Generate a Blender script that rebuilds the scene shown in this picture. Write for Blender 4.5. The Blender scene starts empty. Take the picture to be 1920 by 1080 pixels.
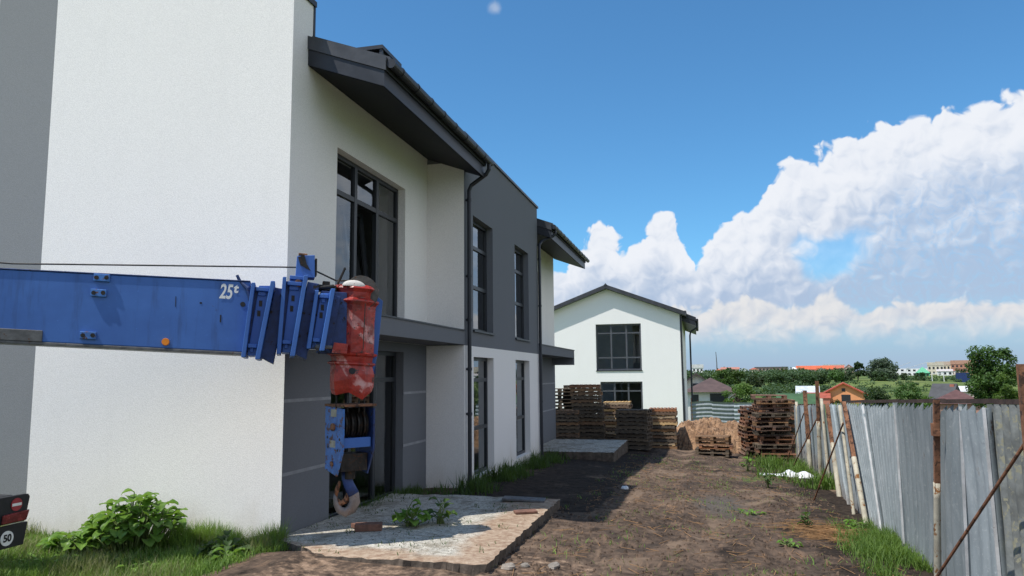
import bpy, math, random
from mathutils import Vector, Matrix, Euler, noise
from math import radians as rad, sin, cos, pi, sqrt, atan2, hypot

scn = bpy.context.scene
COL = scn.collection
random.seed(7)
R = random.Random(11)

# ------------------------------------------------------------------ node helpers
class NT:
    def __init__(s, tree):
        s.t = tree; s.n = tree.nodes; s.l = tree.links
    def put(s, sock, v):
        if v is None: return
        if hasattr(v, 'is_output'): s.l.new(v, sock)
        elif isinstance(v, (tuple, list)):
            v = list(v)
            if sock.type == 'RGBA' and len(v) == 3: v.append(1.0)
            sock.default_value = v
        else: sock.default_value = v
    def add(s, typ, props=None, **ins):
        nd = s.n.new(typ)
        for k, v in (props or {}).items(): setattr(nd, k, v)
        for k, v in ins.items():
            key = k.replace('_', ' ')
            if k.startswith('i') and k[1:].isdigit(): sock = nd.inputs[int(k[1:])]
            else: sock = nd.inputs[key]
            s.put(sock, v)
        return nd
    def m(s, op, a, b=None, c=None, clamp=False):
        nd = s.n.new('ShaderNodeMath'); nd.operation = op; nd.use_clamp = clamp
        s.put(nd.inputs[0], a); s.put(nd.inputs[1], b); s.put(nd.inputs[2], c)
        return nd.outputs[0]
    def mix(s, f, a, b, mode='MIX'):
        nd = s.n.new('ShaderNodeMix'); nd.data_type = 'RGBA'; nd.blend_type = mode
        s.put(nd.inputs[0], f); s.put(nd.inputs[6], a); s.put(nd.inputs[7], b)
        return nd.outputs[2]
    def step(s, x, lo, hi):
        nd = s.n.new('ShaderNodeMapRange'); nd.interpolation_type = 'SMOOTHSTEP'
        s.put(nd.inputs[0], x); s.put(nd.inputs[1], lo); s.put(nd.inputs[2], hi)
        return nd.outputs[0]
    def noise(s, vec, scale, detail=4, rough=.55, dist=0):
        nd = s.add('ShaderNodeTexNoise', Vector=vec, Scale=scale, Detail=detail, Roughness=rough, Distortion=dist)
        return nd.outputs[0]
    def obj(s): return s.add('ShaderNodeTexCoord').outputs['Object']
    def pos(s): return s.add('ShaderNodeNewGeometry').outputs['Position']
    def rnd(s): return s.add('ShaderNodeObjectInfo').outputs['Random']
    def scale(s, vec, xyz):
        return s.add('ShaderNodeVectorMath', {'operation': 'MULTIPLY'}, i0=vec, i1=xyz).outputs[0]

def new_mat(name):
    m = bpy.data.materials.new(name); m.use_nodes = True
    t = NT(m.node_tree); b = m.node_tree.nodes['Principled BSDF']
    return m, t, b

def bump(t, b, h, strength=.3, dist=.01):
    bn = t.add('ShaderNodeBump', Strength=strength, Distance=dist, Height=h)
    t.l.new(bn.outputs[0], b.inputs['Normal'])

def m_stucco(name, col, dirt=.25, rough=.9, warm=(.30, .26, .2)):
    m, t, b = new_mat(name); p = t.pos()
    big = t.noise(p, .7, 4, .6); fine = t.noise(p, 75, 3, .7); mid = t.noise(t.scale(p, (3, 3, .6)), 1.2, 4, .6)
    c = t.mix(t.step(fine, .3, .7), [x*.86 for x in col], [min(1, x*1.05) for x in col])
    c = t.mix(t.m('MULTIPLY', t.step(big, .45, .75), .12), c, [x*.8 for x in col])
    c = t.mix(t.m('MULTIPLY', t.step(t.noise(t.scale(p, (2.2, 2.2, .22)), 1.0, 5, .65), .50, .75), .10), c, [x*.72 for x in col])
    c = t.mix(t.m('MULTIPLY', t.step(t.noise(p, .28, 3, .5), .45, .6), .05), c, [x*.8 for x in col])
    sep = t.add('ShaderNodeSeparateXYZ', Vector=p).outputs[2]
    zz = t.m('ADD', sep, t.m('MULTIPLY', t.m('SUBTRACT', mid, .5), 1.1))
    c = t.mix(t.m('MULTIPLY', t.m('SUBTRACT', 1.0, t.step(zz, -.35, .55)), dirt), c, [x*y for x, y in zip(col, (.62, .55, .45))])
    t.put(b.inputs['Base Color'], c); b.inputs['Roughness'].default_value = rough
    b.inputs['Specular IOR Level'].default_value = .2
    bump(t, b, fine, .45, .007)
    return m

def m_flat(name, col, rough=.5, metal=0., var=.15, scale=6, bmp=.1, rust=0., spec=.5, rustcol=(.16, .06, .025), bscale=30):
    m, t, b = new_mat(name); p = t.obj()
    n = t.noise(p, scale, 5, .62)
    c = t.mix(t.step(n, .3, .72), [x*(1-var) for x in col], [min(1, x*(1+var)) for x in col])
    if rust:
        r = t.noise(p, scale*1.7, 8, .68, .4)
        f = t.step(r, .72-rust*.35, .76-rust*.33)
        c = t.mix(f, c, t.mix(n, rustcol, [x*.45 for x in rustcol]))
        t.put(b.inputs['Roughness'], t.m('ADD', rough, t.m('MULTIPLY', f, .35)))
    else:
        t.put(b.inputs['Roughness'], t.m('ADD', rough-.06, t.m('MULTIPLY', n, .14)))
    t.put(b.inputs['Base Color'], c); b.inputs['Metallic'].default_value = metal
    b.inputs['Specular IOR Level'].default_value = spec
    if bmp: bump(t, b, t.noise(p, bscale, 4, .6), bmp, .01)
    return m

def m_wood(name, c1, c2, rough=.85, grain=(3, 3, 14)):
    m, t, b = new_mat(name); p = t.obj(); r = t.rnd()
    off = t.add('ShaderNodeVectorMath', {'operation': 'ADD'}, i0=t.scale(p, grain), i1=t.add('ShaderNodeCombineXYZ', X=t.m('MULTIPLY', r, 40), Y=t.m('MULTIPLY', r, 17)).outputs[0]).outputs[0]
    n = t.noise(off, 2.2, 6, .7)
    n2 = t.noise(off, .6, 3, .6)
    c = t.mix(t.step(n, .3, .7), c1, c2)
    hs = t.add('ShaderNodeHueSaturation', Hue=.5, Saturation=t.m('ADD', .75, t.m('MULTIPLY', r, .5)), Value=t.m('ADD', .45, t.m('ADD', t.m('MULTIPLY', r, .75), t.m('MULTIPLY', n2, .5))), Color=c).outputs[0]
    t.put(b.inputs['Base Color'], hs); b.inputs['Roughness'].default_value = rough
    b.inputs['Specular IOR Level'].default_value = .2
    bump(t, b, n, .4, .006)
    return m

def m_leaf(name, c1, c2, trans=.35, scale=1.2, rough=.55, hue=0.):
    m, t, b = new_mat(name); p = t.obj(); r = t.rnd()
    n = t.noise(p, scale, 4, .65); f = t.noise(p, scale*9, 2, .5)
    c = t.mix(t.step(t.m('ADD', t.m('MULTIPLY', n, .6), t.m('MULTIPLY', f, .4)), .36, .64), c1, c2)
    c = t.add('ShaderNodeHueSaturation', Hue=t.m('ADD', .5-hue, t.m('MULTIPLY', r, 2*hue)), Value=t.m('ADD', .82, t.m('MULTIPLY', r, .36)), Color=c).outputs[0]
    t.put(b.inputs['Base Color'], c); b.inputs['Roughness'].default_value = rough
    b.inputs['Specular IOR Level'].default_value = .25
    tr = t.add('ShaderNodeBsdfTranslucent', Color=t.mix(.5, c, (.25, .4, .04), 'MIX'))
    mx = t.add('ShaderNodeMixShader', i0=trans, i1=b.outputs[0], i2=tr.outputs[0])
    t.l.new(mx.outputs[0], m.node_tree.nodes['Material Output'].inputs[0])
    return m

def m_glass(name, tint=(.55, .6, .62), boost=1.7):
    m, t, b = new_mat(name); p = t.pos()
    fr = t.add('ShaderNodeFresnel', IOR=1.5).outputs[0]
    bn = t.add('ShaderNodeBump', Strength=.03, Distance=.02, Height=t.noise(p, 1.3, 2, .5))
    gl = t.add('ShaderNodeBsdfGlossy', Color=(.9, .93, .95), Roughness=.01, Normal=bn.outputs[0])
    tr = t.add('ShaderNodeBsdfTransparent', Color=tint)
    mx = t.add('ShaderNodeMixShader', i0=t.m('ADD', t.m('MULTIPLY', fr, boost, clamp=True), .02, clamp=True), i1=tr.outputs[0], i2=gl.outputs[0])
    t.l.new(mx.outputs[0], m.node_tree.nodes['Material Output'].inputs[0])
    return m

MT = {}
MT['white'] = m_stucco('white_stucco', (.92, .895, .87), .45)
MT['white2'] = m_stucco('bright_white_stucco', (.975, .95, .94), .15)
MT['band'] = m_stucco('mid_grey_stucco', (.265, .275, .285))
MT['grey'] = m_stucco('slate_grey_stucco', (.175, .185, .205), .15)
MT['stripe'] = m_flat('pale_grey_trim', (.27, .28, .30), .8)
MT['anth'] = m_flat('anthracite_sheet_metal', (.028, .032, .042), .42, .25, .2, 2.5, .05)
MT['soffit'] = m_flat('shade_darkened_soffit', (.010, .012, .020), .6, 0, .2, 3, 0, spec=.2)  # darker copy of the fascia metal, eave shade put into its colour
MT['tile'] = m_flat('anthracite_roof_tile', (.050, .053, .062), .38, .1, .25, 3, .1)
MT['frame'] = m_flat('anthracite_window_frame', (.026, .030, .037), .4, 0, .1, 3, 0)
MT['frame2'] = m_flat('grey_window_frame', (.085, .09, .105), .4, 0, .1, 3, 0)
MT['glass'] = m_glass('window_glass')
MT['room'] = m_flat('room_plaster', (.42, .42, .41), .9, 0, .15, 1.5, 0)
MT['blue'] = m_flat('blue_crane_paint', (.026, .105, .37), .42, 0, .13, 2.2, .05, rust=.10, spec=.45, rustcol=(.05, .04, .04))
def m_paint(name, c1, c2, grime):
    m, t, b = new_mat(name); p = t.obj()
    n = t.noise(p, 1.1, 5, .6); st = t.noise(t.scale(p, (9, 9, .9)), 1.0, 5, .65); sp = t.noise(p, 26, 6, .75); ch = t.noise(p, 5.5, 8, .72, .5)
    c = t.mix(t.step(n, .3, .7), c1, c2)
    c = t.mix(t.m('MULTIPLY', t.step(st, .52, .72), .35), c, grime)
    c = t.mix(t.m('MULTIPLY', t.step(sp, .62, .72), .35), c, [min(1, q*1.7+.03) for q in c2])
    c = t.mix(t.step(ch, .70, .73), c, t.mix(sp, (.10, .055, .035), (.03, .025, .025)))
    t.put(b.inputs['Base Color'], c); t.put(b.inputs['Roughness'], t.m('ADD', .36, t.m('MULTIPLY', st, .3)))
    bump(t, b, t.noise(p, 3, 3, .5), .12, .02)
    return m
MT['blue'] = m_paint('blue_crane_paint', (.036, .118, .39), (.052, .16, .49), (.022, .045, .12))
MT['blueworn'] = m_flat('worn_blue_paint', (.05, .17, .48), .5, 0, .25, 9, .2, rust=.5, rustcol=(.20, .10, .06))
MT['bluedark'] = m_flat('grimy_and_shaded_blue_paint', (.014, .04, .15), .55, 0, .3, 7, .2, rust=.4, rustcol=(.04, .03, .025))  # grimy parts, and shade painted onto the boom collars
MT['black'] = m_flat('black_rubber', (.012, .013, .016), .6, 0, .3, 8, .1)
MT['grease'] = m_flat('greasy_dark_steel', (.022, .02, .019), .45, .4, .5, 12, .3, rust=.5, rustcol=(.09, .05, .03))
MT['greysteel'] = m_flat('dull_grey_steel', (.12, .12, .125), .5, .3, .3, 8, .2, rust=.35)
MT['rust'] = m_flat('rusty_steel', (.22, .10, .052), .85, 0, .5, 7, .5, rust=.55, rustcol=(.085, .045, .03))
MT['edgeglint'] = m_flat('painted_edge_glint', (.50, .50, .50), .6, 0, .25, 3, .2, rust=.25)  # pale colour standing for light on the fence sheet edges
MT['darkrust'] = m_flat('dark_rusty_angle', (.06, .036, .028), .85, 0, .4, 5, .4, rust=.25, rustcol=(.16, .06, .03))
MT['hookmetal'] = m_flat('worn_hook_steel', (.21, .175, .16), .55, .2, .3, 6, .2, rust=.35, rustcol=(.28, .10, .04))
MT['paint_white'] = m_flat('white_paint', (.78, .78, .78), .5, 0, .06, 10, 0)
MT['dirtywhite'] = m_flat('dirty_white_paint', (.62, .58, .54), .55, 0, .15, 8, .1, rust=.4, rustcol=(.3, .16, .1))
MT['sheavegrey'] = m_flat('worn_sheave_steel', (.075, .068, .062), .55, .2, .5, 10, .2, rust=.45, rustcol=(.14, .07, .04))
MT['sign_red'] = m_flat('red_sign_paint', (.33, .03, .04), .5, 0, .2, 10, 0)
MT['lamp_red'] = m_flat('dull_red_lamp_plastic', (.17, .02, .02), .25, 0, .35, 14, .05)
MT['orange'] = m_flat('orange_reflector', (.85, .25, .01), .3, 0, .1, 10, 0)
MT['wire'] = m_flat('steel_wire_rope', (.05, .048, .045), .6, .5, .3, 40, .3)
MT['postwood'] = m_flat('pale_old_post_paint', (.46, .42, .33), .85, 0, .25, 4, .4, rust=.42, rustcol=(.30, .13, .04))
MT['sheetold'] = m_flat('old_lichen_sheet', (.19, .20, .19), .8, 0, .35, 5, .4, rust=.55, rustcol=(.42, .40, .28))
MT['plastic'] = m_flat('white_plastic_bag', (.82, .82, .84), .35, 0, .06, 8, .2)
MT['brick'] = m_flat('clay_brick', (.17, .085, .06), .9, 0, .3, 14, .4)
MT['stone'] = m_flat('rubble_stone', (.27, .235, .20), .9, 0, .3, 5, .5)
MT['pw_dark'] = m_wood('dark_weathered_wood', (.060, .050, .042), (.17, .135, .10))
MT['pw_brown'] = m_wood('brown_weathered_wood', (.12, .080, .055), (.27, .17, .105))
MT['pw_light'] = m_wood('fresh_pallet_wood', (.36, .25, .14), (.52, .38, .23))
MT['pw_red'] = m_wood('reddish_weathered_wood', (.14, .075, .050), (.30, .165, .11))
MT['bark'] = m_flat('tree_bark', (.07, .055, .042), .95, 0, .3, 9, .5)
MT['grass'] = m_leaf('grass_blades', (.072, .145, .024), (.20, .31, .07), .38, 2.5)
MT['grassdry'] = m_leaf('dry_grass_blades', (.12, .14, .05), (.25, .24, .11), .3, 2.5)
MT['weed'] = m_leaf('dark_weed_leaves', (.028, .06, .016), (.075, .13, .035), .3, 3)
MT['burdock'] = m_leaf('burdock_leaves', (.10, .22, .028), (.24, .40, .08), .42, 2.6, .38)
MT['straw'] = m_flat('orange_straw', (.34, .19, .085), .9, 0, .3, 5, 0)
MT['stem'] = m_flat('plant_stem', (.14, .19, .06), .7, 0, .2, 5, 0)

# ------------------------------------------------------------------ galvanised sheet, dirt, slab, stripes
def m_galv():
    m, t, b = new_mat('galvanised_sheet'); p = t.obj(); r = t.rnd()
    sh = t.add('ShaderNodeVectorMath', {'operation': 'ADD'}, i0=p, i1=t.add('ShaderNodeCombineXYZ', X=t.m('MULTIPLY', r, 31), Y=t.m('MULTIPLY', r, 17)).outputs[0]).outputs[0]
    st = t.noise(t.scale(sh, (5, 5, .7)), 1.6, 5, .65); sp = t.noise(sh, 34, 5, .75); big = t.noise(sh, 1.4, 4, .6)
    c = t.mix(t.step(st, .3, .7), (.285, .33, .35), (.385, .43, .45))
    c = t.mix(t.m('MULTIPLY', t.step(t.noise(t.scale(sh, (2.5, 2.5, 1)), 2.2, 5, .7, .5), .56, .68), .5), c, (.56, .60, .61))
    c = t.mix(t.m('MULTIPLY', t.step(t.noise(sh, 9, 6, .75), .62, .68), .6), c, (.16, .18, .19))
    c = t.mix(t.m('MULTIPLY', t.step(sp, .56, .66), .55), c, (.62, .64, .64))
    c = t.mix(t.m('MULTIPLY', t.step(big, .56, .72), .35), c, (.20, .225, .245))
    z = t.add('ShaderNodeSeparateXYZ', Vector=p).outputs[2]
    zz = t.m('ADD', z, t.m('MULTIPLY', t.m('SUBTRACT', st, .5), .8))
    rust = t.m('MULTIPLY', t.step(t.noise(t.scale(sh, (7, 7, 2.2)), 1.3, 6, .7), .60, .68), t.step(zz, .95, 2.0))
    rust = t.m('ADD', rust, t.m('MULTIPLY', t.m('SUBTRACT', 1.0, t.step(zz, -.1, .30)), .45), clamp=True)
    c = t.mix(rust, c, t.mix(sp, (.20, .085, .04), (.10, .07, .045)))
    val = t.m('ADD', .70, t.m('MULTIPLY', r, .4))
    c = t.add('ShaderNodeHueSaturation', Value=val, Color=c).outputs[0]
    t.put(b.inputs['Base Color'], c); t.put(b.inputs['Metallic'], t.m('MULTIPLY', t.m('SUBTRACT', 1, rust), .15))
    t.put(b.inputs['Roughness'], t.m('ADD', .42, t.m('MULTIPLY', sp, .3)))
    bump(t, b, sp, .15, .006)
    return m
MT['galv'] = m_galv()

def m_ground():
    m, t, b = new_mat('earth_and_grass'); p = t.pos()
    at = t.add('ShaderNodeAttribute', {'attribute_name': 'cover'}).outputs['Color']
    s = t.add('ShaderNodeSeparateColor', Color=at); veg, dark, sand = s.outputs
    n1 = t.noise(p, .9, 6, .62, .3); n2 = t.noise(p, 7, 6, .68); n3 = t.noise(p, 38, 4, .7)
    st = t.noise(t.scale(p, (6, .9, 1)), 2.0, 5, .65, .4)
    brown = t.mix(t.step(t.m('ADD', t.m('MULTIPLY', n2, .6), t.m('MULTIPLY', n1, .4)), .36, .64), (.046, .034, .027), (.150, .104, .076))
    brown = t.mix(t.m('MULTIPLY', t.step(st, .52, .68), .6), brown, (.235, .150, .098))
    brown = t.mix(t.m('MULTIPLY', t.step(n3, .60, .70), .55), brown, (.30, .22, .15))
    brown = t.mix(t.m('MULTIPLY', t.step(n3, .30, .42), -.6), brown, brown)
    pt = t.noise(t.scale(p, (1, .55, 1)), 1.15, 5, .6, .8)
    brown = t.mix(t.m('MULTIPLY', t.step(pt, .54, .66), .8), brown, (.215, .152, .108))
    brown = t.mix(t.m('MULTIPLY', t.m('SUBTRACT', 1, t.step(pt, .34, .45)), .75), brown, (.050, .040, .034))
    pd = t.add('ShaderNodeVectorMath', {'operation': 'DISTANCE'}, i0=t.scale(p, (1, .38, 0)), i1=(.35, 5.7, 0)).outputs['Value']
    brown = t.mix(t.m('MULTIPLY', t.m('SUBTRACT', 1, t.step(t.m('ADD', pd, t.m('MULTIPLY', t.m('SUBTRACT', n1, .5), .8)), .25, .75)), .8), brown, (.105, .095, .085))
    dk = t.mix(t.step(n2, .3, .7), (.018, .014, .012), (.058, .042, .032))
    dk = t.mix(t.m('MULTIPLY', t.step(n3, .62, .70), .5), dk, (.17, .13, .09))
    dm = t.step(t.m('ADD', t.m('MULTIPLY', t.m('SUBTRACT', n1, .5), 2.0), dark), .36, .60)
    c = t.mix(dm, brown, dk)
    sa = t.mix(t.step(n2, .3, .7), (.24, .145, .09), (.42, .29, .20))
    c = t.mix(t.step(t.m('ADD', t.m('MULTIPLY', t.m('SUBTRACT', n2, .5), .7), sand), .35, .65), c, sa)
    far = t.noise(p, .05, 5, .6)
    g = t.mix(t.step(t.m('ADD', t.m('MULTIPLY', n1, .5), t.m('MULTIPLY', far, .5)), .4, .62), (.045, .075, .022), (.12, .165, .048))
    fs = t.noise(t.scale(p, (.018, .05, 1)), 1.0, 4, .6, .6)
    g = t.mix(t.m('MULTIPLY', t.step(fs, .46, .58), .75), g, (.165, .21, .060))
    g = t.mix(t.m('MULTIPLY', t.step(fs, .60, .66), .6), g, (.16, .13, .075))
    g = t.mix(t.m('MULTIPLY', t.step(n2, .55, .7), .35), g, (.20, .19, .085))
    c = t.mix(t.step(t.m('ADD', t.m('MULTIPLY', t.m('SUBTRACT', n2, .5), 1.2), veg), .4, .62), c, g)
    t.put(b.inputs['Base Color'], c); b.inputs['Roughness'].default_value = .95
    b.inputs['Specular IOR Level'].default_value = .12
    bump(t, b, t.m('ADD', n2, t.m('MULTIPLY', n3, .4)), .85, .035)
    return m
MT['ground'] = m_ground()

def m_slab(name, brown_edge=True):
    m, t, b = new_mat(name); p = t.pos()
    n1 = t.noise(p, 1.1, 6, .6); n2 = t.noise(p, 9, 6, .7); n3 = t.noise(p, 55, 3, .7)
    c = t.mix(t.step(n2, .3, .7), (.38, .355, .31), (.62, .585, .51))
    c = t.mix(t.m('MULTIPLY', t.step(n3, .54, .62), .75), c, (.13, .115, .09))
    c = t.mix(t.m('MULTIPLY', t.step(t.noise(p, 15, 6, .78), .54, .60), .85), c, (.085, .075, .05))
    c = t.mix(t.m('MULTIPLY', t.step(t.noise(p, 2.6, 6, .7, .6), .52, .62), .6), c, (.17, .145, .105))
    c = t.mix(t.m('MULTIPLY', t.step(n1, .52, .66), .55), c, (.20, .18, .14))
    if brown_edge:
        s = t.add('ShaderNodeSeparateXYZ', Vector=p)
        e = t.m('MAXIMUM', t.m('SUBTRACT', s.outputs[0], -3.05), t.m('MULTIPLY', t.m('SUBTRACT', 8.75, s.outputs[1]), 1.1))
        f = t.step(t.m('ADD', e, t.m('MULTIPLY', t.m('SUBTRACT', n1, .5), 1.4)), -.15, .25)
        c = t.mix(t.m('MULTIPLY', f, .85), c, t.mix(t.step(n2, .35, .65), (.25, .15, .095), (.42, .31, .22)))
    t.put(b.inputs['Base Color'], c); b.inputs['Roughness'].default_value = .93
    b.inputs['Specular IOR Level'].default_value = .15
    bump(t, b, t.m('ADD', n2, t.m('MULTIPLY', n3, .6)), .6, .02)
    return m
MT['slabside'] = m_flat('shade_darkened_slab_edge', (.12, .095, .075), .95, 0, .4, 7, .6)  # slab sides coloured darker than the top to paint in their shade
MT['slab'] = m_slab('dusty_concrete'); MT['slab2'] = m_slab('rear_concrete', False)

def m_stripes():
    m, t, b = new_mat('red_white_striped_paint'); p = t.obj()
    s = t.add('ShaderNodeSeparateXYZ', Vector=p)
    n = t.noise(p, 8, 6, .7); wob = t.noise(p, 3, 3, .5)
    k = t.m('ADD', t.m('MULTIPLY', s.outputs[0], 1.25), t.m('ADD', s.outputs[2], t.m('MULTIPLY', wob, .12)))
    fr = t.m('FRACT', t.m('ADD', t.m('MULTIPLY', k, 1.45), .40))
    stripe = t.m('MULTIPLY', t.step(fr, .56, .60), t.m('SUBTRACT', 1, t.step(fr, .82, .86)))
    stripe = t.m('MULTIPLY', stripe, t.step(t.noise(p, 6, 5, .65), .40, .52))
    red = t.mix(t.step(n, .3, .7), (.26, .015, .012), (.47, .040, .026))
    pale = t.mix(t.step(n, .35, .65), (.48, .14, .13), (.62, .34, .32))
    c = t.mix(stripe, red, pale)
    r = t.noise(p, 13, 8, .7)
    c = t.mix(t.step(r, .58, .63), c, (.05, .022, .018))
    sc = t.noise(t.scale(p, (3, 3, 12)), 2.0, 6, .7)
    c = t.mix(t.m('MULTIPLY', t.step(sc, .60, .68), .55), c, (.55, .33, .30))
    c = t.mix(t.m('MULTIPLY', t.step(t.noise(p, 3.5, 4, .6), .52, .66), .6), c, (.10, .02, .018))
    t.put(b.inputs['Base Color'], c); b.inputs['Roughness'].default_value = .38
    bump(t, b, t.noise(p, 5, 4, .6), .5, .03)
    return m
MT['redstripe'] = m_stripes()

def m_mound():
    m, t, b = new_mat('sandy_soil'); p = t.pos()
    n1 = t.noise(p, 1.6, 6, .65); n2 = t.noise(p, 12, 5, .7)
    c = t.mix(t.step(n1, .3, .7), (.19, .10, .052), (.46, .285, .165))
    c = t.mix(t.m('MULTIPLY', t.step(n2, .50, .62), .8), c, (.09, .055, .038))
    t.put(b.inputs['Base Color'], c); b.inputs['Roughness'].default_value = .95
    bump(t, b, n2, .8, .06)
    return m
MT['mound'] = m_mound()

# ------------------------------------------------------------------ object helpers
ORG = {}
def org(o): return ORG.get(o.name, Vector((0, 0, 0)))

def tag(o, label=None, cat=None, group=None, kind=None):
    if label: o['label'] = label
    if cat: o['category'] = cat
    if group: o['group'] = group
    if kind: o['kind'] = kind
    return o

def thing(name, label, cat, loc=(0, 0, 0), rz=0., group=None):
    o = bpy.data.objects.new(name, None); COL.objects.link(o)
    o.location = loc; o.rotation_euler = (0, 0, rz); o.empty_display_size = .2
    ORG[o.name] = Vector(loc)
    return tag(o, label, cat, group)

class MB:
    """collects faces; xf maps local (a,b,c) to coordinates"""
    def __init__(s, xf=None):
        s.v = []; s.f = []; s.xf = xf; s.sm = False; s.mi = []
    def p(s, a, b, c):
        q = s.xf(a, b, c) if s.xf else (a, b, c)
        s.v.append(tuple(q)); return len(s.v)-1
    def face(s, pts):
        s.f.append([s.p(*q) for q in pts])
    def box(s, a0, a1, b0, b1, c0, c1):
        i = [s.p(a, b, c) for c in (c0, c1) for b in (b0, b1) for a in (a0, a1)]
        for q in ((0, 2, 3, 1), (4, 5, 7, 6), (0, 1, 5, 4), (2, 6, 7, 3), (0, 4, 6, 2), (1, 3, 7, 5)):
            s.f.append([i[k] for k in q])
    def prism(s, poly, b0, b1):
        """polygon in (a,c), extruded along b"""
        n = len(poly)
        i0 = [s.p(a, b0, c) for a, c in poly]; i1 = [s.p(a, b1, c) for a, c in poly]
        s.f.append(i0); s.f.append(i1[::-1])
        for k in range(n): s.f.append([i0[k], i1[k], i1[(k+1) % n], i0[(k+1) % n]])
    def vprism(s, poly, c0, c1):
        n = len(poly)
        i0 = [s.p(a, b, c0) for a, b in poly]; i1 = [s.p(a, b, c1) for a, b in poly]
        s.f.append(i0[::-1]); s.f.append(i1)
        for k in range(n): s.f.append([i0[k], i0[(k+1) % n], i1[(k+1) % n], i1[k]])
    def tube(s, pts, rr, n=8, cap=True, flat=1.0):
        pts = [Vector(q) for q in pts]
        if not hasattr(rr, '__len__'): rr = [rr]*len(pts)
        rings = []; up = None
        for k, q in enumerate(pts):
            d = (pts[min(k+1, len(pts)-1)]-pts[max(k-1, 0)]).normalized()
            if up is None: up = d.orthogonal().normalized()
            up = (up - d*up.dot(d)).normalized(); w = d.cross(up)
            rings.append([s.p(*(q+(up*cos(2*pi*j/n)+w*sin(2*pi*j/n)*flat)*rr[k])) for j in range(n)])
        for a, b in zip(rings, rings[1:]):
            for j in range(n): s.f.append([a[j], a[(j+1) % n], b[(j+1) % n], b[j]])
        if cap: s.f.append(rings[0][::-1]); s.f.append(rings[-1])
    def rod(s, p, q, r, n=8): s.tube([p, q], r, n)
    def lathe(s, c, prof, n=12, skew=(0, 0), jit=0.):
        """profile [(r,z)] around a vertical axis through c"""
        rings = []
        z0 = prof[0][1]
        for r, z in prof:
            rings.append([s.p(c[0]+skew[0]*(z-z0)+r*cos(2*pi*j/n), c[1]+skew[1]*(z-z0)+r*sin(2*pi*j/n), c[2]+z) for j in range(n)])
        for a, b in zip(rings, rings[1:]):
            for j in range(n): s.f.append([a[j], a[(j+1) % n], b[(j+1) % n], b[j]])
        return rings
    def disc(s, c, ax, r, th, n=20):
        """coin centred on c, axis ax"""
        ax = Vector(ax).normalized(); c = Vector(c); s.tube([c-ax*th/2, c+ax*th/2], r, n)
    def build(s, name, mat, parent=None, local=False, smooth=False, bevel=0.):
        me = bpy.data.meshes.new(name)
        v = s.v
        if parent is not None and not local:
            o3 = org(parent); v = [(q[0]-o3.x, q[1]-o3.y, q[2]-o3.z) for q in v]
        me.from_pydata(v, [], s.f); me.update()
        if mat is not None: me.materials.append(mat)
        if smooth: me.polygons.foreach_set('use_smooth', [True]*len(me.polygons))
        o = bpy.data.objects.new(name, me); COL.objects.link(o)
        if parent is not None:
            o.parent = parent; ORG[o.name] = org(parent)
        if bevel:
            bm = o.modifiers.new('edge', 'BEVEL'); bm.width = bevel; bm.segments = 2; bm.limit_method = 'ANGLE'
        return o
    def wall(s, u0, u1, w0, w1, holes=(), th=.35, ends=False):
        us = sorted({u0, u1, *[h[0] for h in holes], *[h[1] for h in holes]})
        ws = sorted({w0, w1, *[h[2] for h in holes], *[h[3] for h in holes]})
        for a, b in zip(us, us[1:]):
            for c, d in zip(ws, ws[1:]):
                mu, mw = (a+b)/2, (c+d)/2
                if any(h[0] < mu < h[1] and h[2] < mw < h[3] for h in holes): continue
                s.face([(a, 0, c), (b, 0, c), (b, 0, d), (a, 0, d)])
                s.face([(a, -th, c), (a, -th, d), (b, -th, d), (b, -th, c)])
        for a, b, c, d in holes:
            s.face([(a, 0, c), (a, -th, c), (b, -th, c), (b, 0, c)])
            s.face([(a, 0, d), (b, 0, d), (b, -th, d), (a, -th, d)])
            s.face([(a, 0, c), (a, 0, d), (a, -th, d), (a, -th, c)])
            s.face([(b, 0, c), (b, -th, c), (b, -th, d), (b, 0, d)])
        if ends:
            s.face([(u0, 0, w0), (u0, 0, w1), (u0, -th, w1), (u0, -th, w0)])
            s.face([(u1, 0, w0), (u1, -th, w0), (u1, -th, w1), (u1, 0, w1)])

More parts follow.
